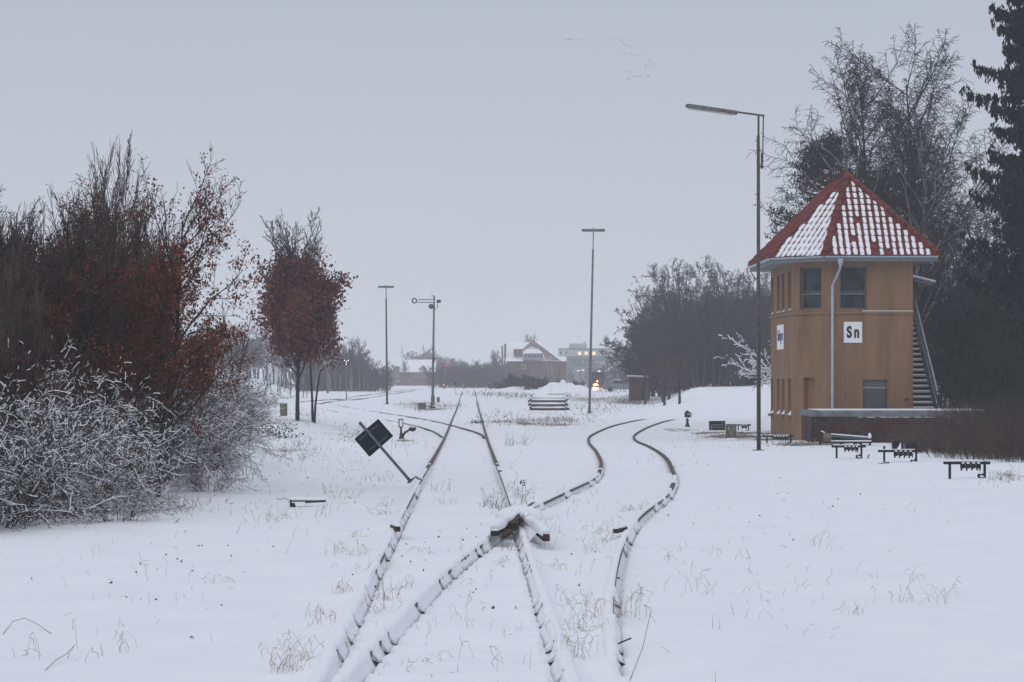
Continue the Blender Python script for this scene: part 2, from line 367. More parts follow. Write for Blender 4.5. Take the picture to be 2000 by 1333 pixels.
def text_mesh(body, size, name, mat, parent, loc, rot, sx=1.0, ext=.004, align='CENTER'):
    cu = bpy.data.curves.new('t', 'FONT'); cu.body = body; cu.size = size; cu.extrude = ext; cu.align_x = align; cu.align_y = 'CENTER'; cu.offset = size*.012
    t = bpy.data.objects.new('t', cu); C.objects.link(t)
    dg = bpy.context.evaluated_depsgraph_get(); me = bpy.data.meshes.new_from_object(t.evaluated_get(dg)); bpy.data.objects.remove(t)
    me.transform(Matrix.Diagonal((sx, 1, 1, 1))); me.materials.clear(); me.materials.append(M[mat])
    o = link_mesh(name, me, parent); o.location = loc; o.rotation_euler = rot; return o

# ------------------------------------------------------------------ ground
def build_ground():
    xs = list(np.arange(-2.9, 3.6, .036))
    a = 3.6; st = .08; right = []
    while a < 1500: right.append(a); st = max(.08, .08 if a < 6 else st*1.075); a += st
    a = -2.98; left = []; st = .08
    while a > -1500: left.append(a); st = .09 if a > -8 else st*1.075; a -= st
    xs = np.array(left[::-1]+xs+right)
    ys = [-1500, -300, -60, -15, -4, 2, 7, 10, 12]; y = 12.2
    while y < 3200: ys.append(y); y += max(.042, y*.0036) if y < 110 else y*.0085
    ys = np.array(ys)
    X, Y = np.meshgrid(xs, ys); Z = H(X, Y)
    v = np.stack([X.ravel(), Y.ravel(), Z.ravel()], 1); nx = len(xs); ny = len(ys)
    i = np.arange(ny-1)[:, None]*nx+np.arange(nx-1)[None, :]; i = i.ravel()
    f = np.stack([i, i+1, i+nx+1, i+nx], 1)
    o = np_mesh('ground', v, f, ground_mat(), smooth=True)
    bare = np.zeros(len(v)); x = v[:, 0]; y = v[:, 1]
    def patch(px, py, rx, ry, amp=1.0):
        c = G(px, py); return amp*np.exp(-((x-c.x)/rx)**2-((y-c.y)/ry)**2)
    for p in [(1430, 852, 1.5, 4.5, 1.0), (1390, 846, 1.4, 4, .9), (1330, 840, 1.5, 4, .7), (1500, 860, 1.2, 4, .9), (1560, 868, 1.2, 2.2, 1.0), (1600, 868, 1.0, 1.6, 1.0), (1640, 866, 1.6, 1.6, .6), (1482, 882, .8, 2, .5),
              (980, 824, 1.2, 6, .75), (1030, 828, 1.3, 6, .85), (1090, 830, 1.6, 6, .8), (1070, 808, 2.4, 8, .6), (1150, 812, 1.4, 8, .6), (845, 800, 1.6, 12, .85), (800, 790, 2.5, 16, .7), (880, 792, 1.5, 20, .6), (1109, 742, 3, 12, .85), (1060, 752, 4, 12, .8), (1000, 762, 4, 14, .7),
              (1150, 780, 4, 30, .75), (1230, 786, 3, 16, .8), (1050, 775, 3, 25, .6), (590, 822, 1.2, 4, .6), (600, 800, 3, 15, .5), (700, 850, 2.2, 12, .62), (560, 880, 1.6, 9, .6), (640, 880, 1.4, 9, .5), (790, 862, .6, 2, .8), (730, 835, 2, 6, .5),
              (300, 975, .9, 3, .55), (200, 1000, 1, 3, .5), (440, 905, 1, 8, .6), (1990, 930, 2, 3, .6), (1850, 905, 2, 3, .5), (980, 772, 6, 40, .5)]:
        bare = np.maximum(bare, patch(*p))
    for (dx, dy, R) in [(0, 0, k) for k in ('E', 'G')]: bare = np.maximum(bare, .4*np.exp(-((x-RAILS[R]['f'](y))/.3)**2)*((y > 100) & (y < 160)))
    at = o.data.attributes.new('bare', 'FLOAT', 'POINT'); at.data.foreach_set('value', bare.astype(np.float32))
    o['kind'] = 'structure'; o['label'] = 'snow covered railway yard ground with bare grassy patches'
build_ground()

# ------------------------------------------------------------------ rails
PROF = [(-.07, -.15), (.07, -.15), (.07, -.135), (.012, -.115), (.012, -.045), (.036, -.035), (.036, -.004), (.028, 0), (-.028, 0), (-.036, -.004), (-.036, -.035), (-.012, -.045), (-.012, -.115), (-.07, -.135)]
def sweep(ys, fx, section, zf):
    x = fx(ys); dx = np.gradient(x, ys); n = np.stack([np.ones_like(dx), -dx], 1); n /= np.linalg.norm(n, axis=1)[:, None]
    z = zf(ys); k = section.shape[1]
    vx = x[:, None]+n[:, 0:1]*section[..., 0]; vy = ys[:, None]+n[:, 1:2]*section[..., 0]; vz = z[:, None]+section[..., 1]
    v = np.stack([vx.ravel(), vy.ravel(), vz.ravel()], 1)
    i = np.arange(len(ys)-1)[:, None]*k+np.arange(k)[None, :]; j = np.arange(len(ys)-1)[:, None]*k+((np.arange(k)+1) % k)[None, :]
    f = np.stack([i.ravel(), j.ravel(), j.ravel()+k, i.ravel()+k], 1); return v, f
def rail(key, label):
    R = RAILS[key]; ys = [R['y0'] if R['y0'] != 17 else 18.3]
    while ys[-1] < R['y1']: ys.append(ys[-1]+max(.12, ys[-1]*.012))
    ys = np.array(ys); sec = np.repeat(np.array(PROF)[None], len(ys), 0)
    v, f = sweep(ys, R['f'], sec, lambda q: prof(q)-.10*ss(q, R['y1']-13, R['y1'])); o = np_mesh('rail', v, f, M['rail']); tag(o, label, 'rail', 'rails of the snowed-up tracks')
    a, b = R['cap']; ys = np.arange(a, min(b, R['y1']), .032 if a < 50 else .5); far = a > 50
    wv = .037+.012*vn(ys/.5, ys*0, 31)+.008*vn(ys/.12, ys*0, 32); hv = .033+.014*vn(ys/.7, ys*0, 33)+.010*vn(ys/.15, ys*0, 34)
    wv = wv+.012*(1-ss(ys, 14, 30))
    if not far:
        fade = 1-ss(ys, b-9, b); gap = (vn(ys/1.1, ys*0, 35+ord(key)) > (.5-.75*ss(ys, b-14, b))).astype(float)
        hv = hv*(fade*.8+.2)*(1-gap*.9)-gap*.05; wv = wv*(1-.3*gap)
    # one side drifted down to the ground, the other open in notches where the dark rail shows
    ex = ss(exposure(R, ys), .30, .48) if not far else np.zeros_like(ys)
    k = 9; th = np.linspace(0, math.pi, k); sd = R['side']
    wr = wv*(1-ex)+.031*ex; wl = wv
    sec = np.zeros((len(ys), k+5, 2))
    cs = -np.cos(th)[None]; sec[:, 1:k+1, 0] = np.where(cs < 0, cs*wl[:, None], cs*wr[:, None]); sec[:, 1:k+1, 1] = np.sin(th)[None]**.8*hv[:, None]-.003
    sec[:, 0, 0] = -wl*.95; sec[:, 0, 1] = -.035
    for q, (a_, b_) in enumerate(((.001, -.014), (.007, -.038), (.018, -.062), (.046, -.092))):
        if far: a_, b_ = a_*.3, b_*.3
        jn = 1+.35*vn(ys/.3, ys*0+q, 41)
        sec[:, k+1+q, 0] = (wr+a_*jn)*(1-ex)+.028*ex; sec[:, k+1+q, 1] = b_*(1-ex)-.004*ex
    if R['y0'] == 17: g_ = ss(ys, 17, 18.4)[:, None]; sec[..., 0] *= .25+.75*g_; sec[..., 1] = sec[..., 1]*g_-.07*(1-g_)
    sec[..., 0] *= sd
    if sd < 0: sec = sec[:, ::-1]
    v, f = sweep(ys, R['f'], sec, prof); np_mesh('snow_cap', v, f, M['snowcap'], o, smooth=True)
    return o
rail('A', 'left rail of the straight main track, beside the toppled dark board')
rail('B', 'right rail of the straight main track, running under the timber wedge')
rail('C', 'curving rail that snakes in front of the timber wedge, nearer the main track')
rail('D', 'outermost curving rail on the right, nearest the signal box')
rail('E', 'rail of the left branch that meets the main track beside the switch lever')
rail('G', 'rail of the left branch that curls in between the two main rails')
# far left yard rails
for key, lab, tab in (('K', 'thin dark far rail behind the lamp mast, nearer of the yard pair', [(215, -15.2), (260, -13.5), (330, -12.5), (420, -13.5)]), ('L', 'thin dark far rail behind the lamp mast, further of the yard pair', [(225, -17.2), (268, -15.3), (336, -14.1), (424, -15)])):
    RAILS2 = smooth_tab(tab); ys = np.arange(tab[0][0], tab[-1][0], 4.)
    v, f = sweep(ys, RAILS2, np.repeat(np.array(PROF)[None], len(ys), 0), lambda q: H(RAILS2(q), q, False)+.05+.05*vn(q/9., q*0, 71))
    tag(np_mesh('rail', v, f, M['rail']), lab, 'rail', 'rails of the snowed-up tracks')
#==PART2
# ------------------------------------------------------------------ signal box
def build_tower():
    base = Vector((11.6, 97.5, -.33))
    T = thing('signal_box', 'two storey ochre signal box with a snowy red tiled roof and outside stair', 'signal box', base)
    def mb(): return MB(base)
    Zb, Zt = -.6, 5.74
    p0, p1, p2, p3, p4 = [Vector(q) for q in ((13.56, 93.5, 0), (10.80, 93.5, 0), (9.64, 94.8, 0), (9.50, 101.5, 0), (13.56, 101.5, 0))]
    wall = mb()
    def face(a, b, ops, depth=.2, m=wall):
        # a -> b with the outside on the left hand of travel seen from above reversed; normal chosen outward from base
        d = (b-a); L = d.length; u = d/L; n = Vector((u.y, -u.x, 0))
        if n.dot((a+b)/2-Vector((11.6, 97.5, 0))) < 0: n = -n
        us = sorted({0, L}|{o[0] for o in ops}|{o[1] for o in ops}); zs = sorted({Zb, Zt}|{o[2] for o in ops}|{o[3] for o in ops})
        q = lambda U, z, k=0: a+u*U-n*k+Vector((0, 0, z))
        for i in range(len(us)-1):
            for j in range(len(zs)-1):
                uc, zc = (us[i]+us[i+1])/2, (zs[j]+zs[j+1])/2
                if any(o[0] < uc < o[1] and o[2] < zc < o[3] for o in ops): continue
                m.poly([q(us[i], zs[j]), q(us[i+1], zs[j]), q(us[i+1], zs[j+1]), q(us[i], zs[j+1])])
        for o in ops:
            u0, u1, z0, z1 = o[:4]; rev = mb()
            rev.poly([q(u0, z0), q(u0, z1), q(u0, z1, depth), q(u0, z0, depth)]); rev.poly([q(u1, z0), q(u1, z1), q(u1, z1, depth), q(u1, z0, depth)])
            rev.poly([q(u0, z0), q(u1, z0), q(u1, z0, depth), q(u0, z0, depth)]); rev.poly([q(u0, z1), q(u1, z1), q(u1, z1, depth), q(u0, z1, depth)])
            if len(o) > 4: rev.poly([q(u0, z0, depth), q(u1, z0, depth), q(u1, z1, depth), q(u0, z1, depth)])
            rev.build('niche' if len(o) > 4 else 'window_reveal', 'plaster_dark', T)
        return q, u, n
    def window(q, u, n, o, depth, trans=.36, panes=2):
        u0, u1, z0, z1 = o[:4]; fr = mb(); ft = .05
        A = lambda U, z, k: q(U, z, k)
        def bar(ua, ub, za, zb, k, t=.05):
            c = A((ua+ub)/2, (za+zb)/2, k); rz = math.atan2(u.y, u.x); fr.box(c, (abs(ub-ua), t, abs(zb-za)), rz=rz)
        k = depth-.05
        bar(u0, u1, z0, z0+ft, k); bar(u0, u1, z1-ft, z1, k); bar(u0, u0+ft, z0+ft, z1-ft, k); bar(u1-ft, u1, z0+ft, z1-ft, k)
        zt = z0+(z1-z0)*trans
        if trans: bar(u0+ft, u1-ft, zt-.035, zt+.035, k); bar(u0+ft, u1-ft, zt+.075, zt+.10, k+.01)
        wo = fr.build('window', 'frame', T)
        for (za, zb) in (((z0+ft, zt-.035), (zt+.035, z1-ft)) if trans else ((z0+ft, z1-ft),)):
            g = mb(); rz = math.atan2(u.y, u.x); g.box(A((u0+u1)/2, (za+zb)/2, depth-.03), (u1-u0-2*ft, .012, zb-za), rz=rz); g.build('pane', 'glass', wo)
        return wo
    # front face (a = right end)
    zf = lambda y: CZ+(HY-y)*93.5/F
    fo = (p1.x, None)
    def fx(px): return (px-1000)/F*93.5-p1.x
    wF = (fx(1640), fx(1693), zf(604), zf(520)); dF = (fx(1685), fx(1733), zf(815), zf(742))
    q, u, n = face(p1, p0, [wF, dF]); window(q, u, n, wF, .2)
    sh = mb(); rz = 0
    c = q((dF[0]+dF[1])/2, 0, .16)
    sh.box((c.x, c.y, (dF[2]+zf(759))/2), (dF[1]-dF[0], .04, zf(759)-dF[2])); shutter = sh.build('shutter', 'shutter', T)
    for k in range(9):
        s2 = mb(); s2.box((c.x, c.y-.028, dF[2]+.1+k*.105), (dF[1]-dF[0]-.04, .014, .09)); s2.build('slat', 'shutter', shutter)
    sh = mb(); sh.box((c.x, c.y, (zf(757)+dF[3])/2), (dF[1]-dF[0], .04, dF[3]-zf(757))); sh.build('upper_panel', 'frame', T)
    sh = mb(); sh.box((c.x, c.y-.03, zf(758)), (dF[1]-dF[0], .06, .035)); sh.build('transom', 'soffit', T)
    # diagonal face
    L = (p2-p1).length
    wD = (.26*L, .83*L, 4.12, 5.55); nD = (.44*L, .72*L, .42, 1.78, 1)
    q, u, n = face(p1, p2, [wD, nD]); window(q, u, n, wD, .2)
    sl = mb(); sl.box(q((nD[0]+nD[1])/2, .39, -.03), (.62, .12, .07), rz=math.atan2(u.y, u.x)); sl.build('sill', 'plaster', T)
    sn = mb(); a = q(nD[0]+.04, .425, .0); b = q(nD[1]-.04, .425, .0); bk = q(nD[0]+.1, .425, .17); tp = q(nD[0]+.16, .60, .15)
    for tri in ((a, b, tp), (b, bk, tp), (bk, a, tp)): sn.poly(tri)
    sn.build('sill_snow', 'snowcap', T)
    # left face with four tall openings on each storey
    L = (p3-p2).length; ts = [(.09, .22), (.37, .50), (.59, .71), (.88, .985)]
    up = [(a*L, b*L, 4.10, 5.45) for a, b in ts]; lo = [(a*L, b*L, .48, 1.74, 1) for a, b in ts]
    q, u, n = face(p2, p3, up+lo)
    for o in up: window(q, u, n, o, .2, trans=.36)
    for (o, zz) in [(o, .48) for o in lo]+[(o, 4.10) for o in up]:
        if zz < 1:
            sl = mb(); sl.box(q((o[0]+o[1])/2, zz-.06, -.035), (o[1]-o[0]+.12, .13, .09), rz=math.atan2(u.y, u.x)); sl.build('sill', 'plaster', T)
        sn = mb(); h = .24 if zz < 1 else .16
        a = q(o[0]+.02, zz+.004, -.03); b = q(o[1]-.03, zz+.004, -.03); c1 = q(o[1]-.03, zz+.004, .19); d1 = q(o[0]+.02, zz+.004, .19); t = q(o[1]-.04, zz+h, .16); t2 = q(o[0]+.2, zz+.05, .15)
        for tri in ((a, b, t), (b, c1, t), (c1, d1, t2, t), (d1, a, t2), (a, t, t2)): sn.poly(tri)
        sn.build('sill_snow', 'snowcap', T)
    face(p3, p4, []); 
    face(p4, p0, [(2.2, 3.3, 3.4, 5.3)]); 
    wall.build('wall', 'plaster', T)
    # belt course under the upper windows, with a thin line of snow
    belt = mb(); bs = mb()
    for a, b in ((p0, p1), (p1, p2), (p2, p3)):
        d = (b-a).normalized(); n = Vector((d.y, -d.x, 0)); n = n if n.dot((a+b)/2-Vector((11.6, 97.5, 0))) > 0 else -n
        belt.beam(a+n*.02+Vector((0, 0, 3.98))-d*.015, b+n*.02+Vector((0, 0, 3.98))+d*.015, .06, .09)
    a, b = p0, p0+(p1-p0)*.62; bs.beam(a+Vector((0, -.028, 4.036)), b+Vector((0, -.028, 4.036)), .04, .018)
    belt.build('belt_course', 'plaster', T); bs.build('belt_snow', 'snowcap', T)
    pl = mb()
    # --- roof
    ze = 5.92; E0, E1, E2, E3, E4 = [Vector((*q, ze)) for q in ((14.30, 92.8), (10.50, 92.8), (8.87, 94.5), (8.80, 102.3), (14.30, 102.3))]
    PK = Vector((11.6, 95.6, 8.74)); RK = Vector((11.6, 101.0, 8.74))
    deck = mb()
    dz = Vector((0, 0, -.05))
    for pts in ((E0, PK, E1), (E1, PK, E2), (E2, PK, RK, E3), (E3, RK, E4), (E4, RK, PK, E0)): deck.poly([q+dz for q in pts])
    roof = deck.build('roof', 'tile', T)
    # one pantile, shared mesh: x across, y up the slope
    TW, TL = .222, .345
    tv, tf = [], []
    prof_x = [(-.5, .0), (-.38, .028), (-.22, .040), (-.08, .020), (.10, .002), (.30, .0), (.5, .012)]
    for j, (yy, zz) in enumerate(((-.5, .030), (-.5, .050), (.56, .012))):
        for (xx, h) in prof_x: tv.append((xx*TW*1.03, yy*TL, (zz+h) if j else zz+h-.03))
    k = len(prof_x)
    for j in range(2):
        for i in range(k-1): tf.append((j*k+i, j*k+i+1, (j+1)*k+i+1, (j+1)*k+i))
    tme = bpy.data.meshes.new('roof_tile'); tme.from_pydata(tv, [], tf); tme.update(); tme.materials.append(M['tile'])
    rsnow = mb(); stuff_tiles = mb(); cnt = 0; rr = random.Random(4)
    def inside(pt, poly, nrm, tol):
        for i in range(len(poly)):
            a, b = poly[i], poly[(i+1) % len(poly)]
            if (b-a).cross(pt-a).dot(nrm) < -tol*(b-a).length: return False
        return True
    def lay(poly, ea, eb, single, snow):
        nonlocal cnt
        u = (eb-ea).normalized(); pc = sum(poly, Vector())/len(poly)
        nrm = (poly[1]-poly[0]).cross(poly[2]-poly[0]).normalized()
        if nrm.z < 0: nrm = -nrm; poly = poly[::-1]
        v = nrm.cross(u).normalized()
        if v.z < 0: v = -v; u = -u; ea, eb = eb, ea
        if u.cross(v).dot(nrm) < 0: u = -u; ea, eb = eb, ea
        L = abs((eb-ea).dot(u)); o = ea if (eb-ea).dot(u) > 0 else eb
        hgt = max((p-ea).dot(v) for p in poly); rows = int(hgt/(TL*.92))+1
        for r in range(rows):
            for c in range(-2, int(L/TW)+3):
                ct = o+u*((c+.5)*TW)+v*((r+.5)*TL*.92-.05)
                if not inside(ct, poly, nrm, .015): continue
                R = Matrix((u, v, nrm)).transposed().to_4x4(); Mx = Matrix.Translation(ct-base) @ R
                if single and cnt < 300:
                    t = bpy.data.objects.new('roof_tile', tme); C.objects.link(t); t.parent = roof
                    t.matrix_basis = Mx @ Matrix.Rotation(rr.uniform(-.012, .012), 4, 'Z'); cnt += 1
                else:
                    n0 = len(stuff_tiles.v); stuff_tiles.v += [tuple(Mx @ Vector(q)) for q in tv]; stuff_tiles.f += [tuple(n0+i for i in f) for f in tf]
                if snow and inside(ct, poly, nrm, -.085):
                    low = 1-r/rows; s_ = snow(low, (c+.5)*TW/L, rr)
                    if s_ <= 0: continue
                    hw = TW*(.34+.13*s_+rr.uniform(-.02, .03)); x0 = .022-.022*s_+rr.uniform(-.014, .012); yl = TL*(-.50+rr.uniform(-.05, .04)-.06*s_); yh = TL*(.30+.16*s_+rr.uniform(-.06, .04))
                    hh = .022+.014*s_
                    n0 = len(rsnow.v); pts = []
                    for (yy, sc, h) in ((yl, .55, .0), (yl+.03, .95, .8), (0, 1.0, 1), (yh, .92, .65)):
                        for xx, hz in ((-1, 0), (-.75, .8), (0, 1.15), (.75, .85), (1, 0)):
                            xw = x0+xx*hw*sc*(1+rr.uniform(-.05, .05)); zz = .030+hz*h*hh+.022*(.5-yy/TL)
                            pts.append(tuple(Mx @ Vector((xw, yy, zz))))
                    rsnow.v += pts
                    for a in range(3):
                        for b in range(4): q0 = n0+a*5+b; rsnow.f.append((q0, q0+1, q0+6, q0+5))
                    rsnow.f.append((n0, n0+5-1, n0+3, n0+2, n0+1)[::-1])
    def snowF(low, t, rr):
        s = -.02+.95*max(0, low-.5)*(1.6 if t < .45 else .7)+rr.uniform(-.12, .14)
        return max(.02, min(1.15, s)) if rr.random() > .05 else 0
    def snowD(low, t, rr):
        return max(.2, min(1.1, .42+.6*low+rr.uniform(-.2, .1)))
    lay([E0, PK, E1], E1, E0, True, snowF)
    lay([E1, PK, E2], E2, E1, True, snowD)
    lay([E2, PK, RK, E3], E3, E2, True, None)
    lay([E4, RK, PK, E0], E0, E4, False, snowF)
    o = stuff_tiles.build('roof_tile', 'tile', roof); o.location = (0, 0, 0)
    # vertices already local
    o['kind'] = 'stuff'; o['label'] = 'remaining red roof tiles on the far slopes'
    o = rsnow.build('roof_snow', 'snowcap', roof, smooth=True); o['kind'] = 'stuff'; o['label'] = 'snow lying in the hollows of the tiles'
    def ridge(a, b, r=.10, n=None):
        d = b-a; L = d.length; m = int(L/.32); uu = d/L
        for i in range(m):
            s = a+uu*(L*i/m); e_ = a+uu*(L*(i+1)/m+.03); up = Vector((0, 0, .035))
            q = mb(); q.tube([s+up+Vector((0, 0, .012)), s+up+uu*.05+Vector((0, 0, .012)), e_+up], [r*1.12, r*1.06, r*.9], 10); q.build('ridge_tile', 'tile', roof, smooth=False)
    ridge(E1, PK, .12); ridge(E0, PK, .12); ridge(E2, PK, .075); ridge(PK, RK, .10); ridge(E3, RK, .10)
    q = mb(); q.lathe(PK+Vector((0, 0, .02)), [(.14, -.06), (.13, .05), (.06, .10)], sides=10); q.build('peak_cap', 'concrete', roof)
    # eaves: fascia, soffit, gutter
    fa = mb(); so = mb(); gu = mb(); pts = [E0, E1, E2, E3, E4]
    innr = [Vector((*q, 0)) for q in ((13.56, 93.5), (10.80, 93.5), (9.64, 94.8), (9.5, 101.5), (13.56, 101.5))]
    for i in range(5):
        a, b = pts[i], pts[(i+1) % 5]; d = (b-a).normalized(); n = Vector((d.y, -d.x, 0)); n = n if n.dot((a+b)/2-base) > 0 else -n
        a1 = a-n*.06; b1 = b-n*.06
        fa.beam(a1+Vector((0, 0, -.14)), b1+Vector((0, 0, -.14)), .03, .17)
        ia, ib = innr[i], innr[(i+1) % 5]
        so.poly([Vector((a1.x, a1.y, 5.715)), Vector((b1.x, b1.y, 5.715)), Vector((ib.x, ib.y, 5.715)), Vector((ia.x, ia.y, 5.715))])
        if i < 4:
            g0 = a+n*.03+Vector((0, 0, -.055)); g1 = b+n*.03+Vector((0, 0, -.055))
            uu = d; nn = n; k = 8
            for t0, t1 in ((0, 1),):
                A = [g0+nn*.062*math.cos(th)-Vector((0, 0, .062*math.sin(th))) for th in np.linspace(0, math.pi, k)]
                B = [g1+nn*.062*math.cos(th)-Vector((0, 0, .062*math.sin(th))) for th in np.linspace(0, math.pi, k)]
                for j in range(k-1): gu.poly([A[j], A[j+1], B[j+1], B[j]])
    fa.build('fascia', 'fascia', T); so.build('soffit', 'fascia', T); gutter = gu.build('gutter', 'zinc', T)
    dp = mb(); X = 10.83
    dp.lathe((11.02, 92.76, 5.66), [(.05, -.12), (.09, 0), (.09, .12)], sides=10)
    dp.tube([(11.02, 92.76, 5.56), (11.00, 92.80, 5.40), (10.86, 93.30, 4.98), (X, 93.42, 4.86)], .042, 8)
    dp.tube([(X, 93.42, 4.9), (X, 93.42, -.3)], .050, 10)
    for z in (4.5, 2.9, 1.3): dp.lathe((X, 93.42, z), [(.066, -.02), (.066, .02)], sides=10)
    dp.build('downpipe', 'zinc', T, smooth=False)
    # signs
    zs = lambda y: CZ+(HY-y)*93.46/F
    x0, x1 = [(p-1000)/F*93.46 for p in (1648, 1684)]; z1, z0 = zs(629), zs(670)
    sg = mb(); sg.box(((x0+x1)/2, 93.475, (z0+z1)/2), (x1-x0, .02, z1-z0)); s1 = sg.build('name_plate', 'white', T, bevel=.004); s1['label'] = 'square white plate reading Sn'
    kx = 93.46/F
    for ch, xa, xb, yt in (('S', 1653.7, 1664.0, 637), ('n', 1668.2, 1678.3, 643.5)): text_fit(ch, 'letter', 'ink', s1, Vector(((xa-1000)*kx, 93.462, zs(660.6)))-base, (1, 0, 0), (xb-xa)*kx, (660.6-yt)*kx, bold=.045)
    L = (p3-p2).length; u = (p3-p2)/L; n = Vector((u.y, -u.x, 0)); n = n if n.x < 0 else -n
    cc = p2+u*(.535*L)+n*.015; cc.z = 3.22
    sg = mb(); sg.box(cc, (1.95, .02, .88), rz=math.atan2(u.y, u.x)); s2 = sg.build('name_plate', 'white', T, bevel=.004); s2['label'] = 'long white plate reading Sulingen on the left face'
    text_fit('Sulingen', 'lettering', 'ink_blue', s2, cc+n*.014+u*.78-Vector((0, 0, .25))-base, -u, 1.56, .52, bold=.015)
    # outside stair on the right flank
    st = thing_part = mb()
    n_st = 18; y0, z0 = 94.6, .55; y1, z1 = 99.6, 3.72
    stringer = mb(); stringer.beam((14.48, y0-.2, z0-.25), (14.48, y1, z1-.12), .05, .22); stringer.beam((13.64, y0-.2, z0-.25), (13.64, y1, z1-.12), .05, .22)
    stair = stringer.build('staircase', 'dark', T)
    for i in range(n_st):
        t = i/(n_st-1); s = mb(); yy = y0+(y1-y0)*t; zz = z0+(z1-z0)*t
        s.box((14.06, yy, zz-.008), (.80, .25, .055)); s.build('step', 'soffit', stair)
        s = mb(); s.box((14.06, yy-.01, zz+.035), (.78, .235, .030)); s.build('step_snow', 'snowcap', stair)
        s = mb(); s.box((14.06, yy+.11, zz-.09), (.80, .015, .14)); s.build('riser', 'dark', stair)
    for i in range(0, n_st+1, 1):
        t = i/n_st; p = Vector((14.52, y0+(y1-y0)*t, z0+(z1-z0)*t)); s = mb(); s.tube([p, p+Vector((0, 0, .85))], .014, 5); s.build('baluster', 'mastgrey', stair)
    for dz_, r in ((.88, .042), (.45, .020)):
        s = mb(); s.tube([(14.52, y0-.15, z0+dz_-.09), (14.52, y1+.1, z1+dz_)], r, 6); s.build('handrail', 'zinc', stair)
    s = mb(); s.box((14.1, 100.4, 3.62), (.95, 1.8, .10)); s.build('landing', 'concrete', stair)
    # porch over the stair head
    s = mb(); s.box((14.16, 101.0, 4.45), (1.18, .9, 1.75)); s.build('porch', 'plaster', T)
    s = mb(); a, b = Vector((13.58, 99.0, 5.62)), Vector((15.05, 99.0, 5.25)); s.poly([a, b, b+Vector((0, 2.6, 0)), a+Vector((0, 2.6, 0))]); s.poly([a-Vector((0, 0, .16)), b-Vector((0, 0, .16)), b, a]); s.poly([a-Vector((0, 0, .16)), b-Vector((0, 0, .16)), b+Vector((0, 2.6, -.16)), a+Vector((0, 2.6, -.16))])
    por = s.build('porch_roof', 'fascia', T)
    s = mb(); s.tube([a+Vector((0, -.05, -.02)), b+Vector((.1, -.05, -.04))], .055, 8); s.build('porch_gutter', 'zinc', por)
    s = mb(); s.poly([a+Vector((0, 0, .03)), b+Vector((0, 0, .03)), b+Vector((0, 2.6, .05)), a+Vector((0, 2.6, .05))]); s.build('porch_snow', 'snowcap', por)
    s = mb(); c = P(1771, 781, 93.4); s.lathe(c+Vector((0, -.12, 0)), [(.03, -.04), (.055, 0), (.03, .05)], sides=8); s.tube([c+Vector((-.12, -.02, 0)), c+Vector((0, -.12, 0))], .015, 5); s.build('wall_lamp', 'dark', T)
build_tower()

# ------------------------------------------------------------------ brick terrace in front of it
def build_terrace():
    base = Vector((12.1, 89.6, -.4)); T = thing('brick_terrace', 'low dark brick terrace with a grey concrete cap before the signal box', 'terrace', base)
    mb = lambda: MB(base)
    x0, x1, y0, y1, zt = 9.60, 15.2, 88.0, 91.6, .52
    s = mb(); s.box(((x0+x1)/2, (y0+y1)/2, (zt-.75)/2), (x1-x0-.04, y1-y0-.04, zt+.75)); core = s.build('mortar_core', 'mortar', T)
    s = mb(); s.box(((x0+x1)/2, (y0+y1)/2, zt+.11), (x1-x0+.10, y1-y0+.16, .20)); cap = s.build('cap_slab', 'concrete', T, bevel=.035)
    s = mb(); s.box(((x0+x1)/2+.1, (y0+y1)/2+.1, zt+.222), (x1-x0-.2, y1-y0-.3, .02)); s.build('cap_snow', 'snowcap', T)
    s = mb(); rr = random.Random(3)
    for i in range(14): s.blob((x0+1.8+rr.random()*1.8 if i < 9 else x0+rr.random()*5, y0-.03, zt+.005), (.10+rr.random()*.1, .03, .018), i, 8, 4)
    s.build('ledge_snow', 'snowcap', T)
    bw, bh = .252, .077; cnt = 0
    me = bpy.data.meshes.new('brick'); 
    v = [(i*(bw-.016)/2, j*.05, k*(bh-.015)/2) for i in (-1, 1) for j in (-1, 1) for k in (-1, 1)]
    me.from_pydata(v, [], [(0, 1, 3, 2), (4, 6, 7, 5), (0, 4, 5, 1), (2, 3, 7, 6), (0, 2, 6, 4), (1, 5, 7, 3)]); me.update(); me.materials.append(M['brick'])
    me2 = me.copy(); me2.materials.clear(); me2.materials.append(M['brick_edge'])
    rows = 12; rest = mb()
    for r in range(rows):
        z = zt-bh*(r+.5)
        for c in range(23):
            x = x0+bw*(c+.5)+(bw/2 if r % 2 else 0)-.06
            if x > x1-.1: continue
            jy = rr.uniform(-.004, .004)
            if cnt < 262:
                b = bpy.data.objects.new('brick', me2 if rr.random() < .25 else me); C.objects.link(b); b.parent = T; b.location = Vector((x, y0+.025+jy, z))-base; cnt += 1
            else: rest.box((x, y0+.025+jy, z), (bw-.016, .1, bh-.015))
        if r < 9:
            for c in range(4):
                y = y0+bw*(c+.6)+(bw/2 if r % 2 == 0 else 0)+.02
                if cnt < 299:
                    b = bpy.data.objects.new('brick', me); C.objects.link(b); b.parent = T; b.location = Vector((x0+.025, y, z))-base; b.rotation_euler = (0, 0, math.pi/2); cnt += 1
    for r in range(rows):
        z = zt-bh*(r+.5)
        for c in range(4 if r < 9 else 0, 14):
            y = y0+bw*(c+.6)+(bw/2 if r % 2 == 0 else 0)+.02
            if y < y1-.1: rest.box((x0+.025, y, z), (.1, bw-.016, bh-.015))
    o = rest.build('brick', 'brick', T); o['kind'] = 'stuff'; o['label'] = 'remaining bricks of the left end and the lowest courses'
    s = mb(); s.tube([(x0+2.7, y0-.06, -.28), (x1, y0-.06, -.24)], .035, 6); s.build('pipe', 'dark', T)
build_terrace()

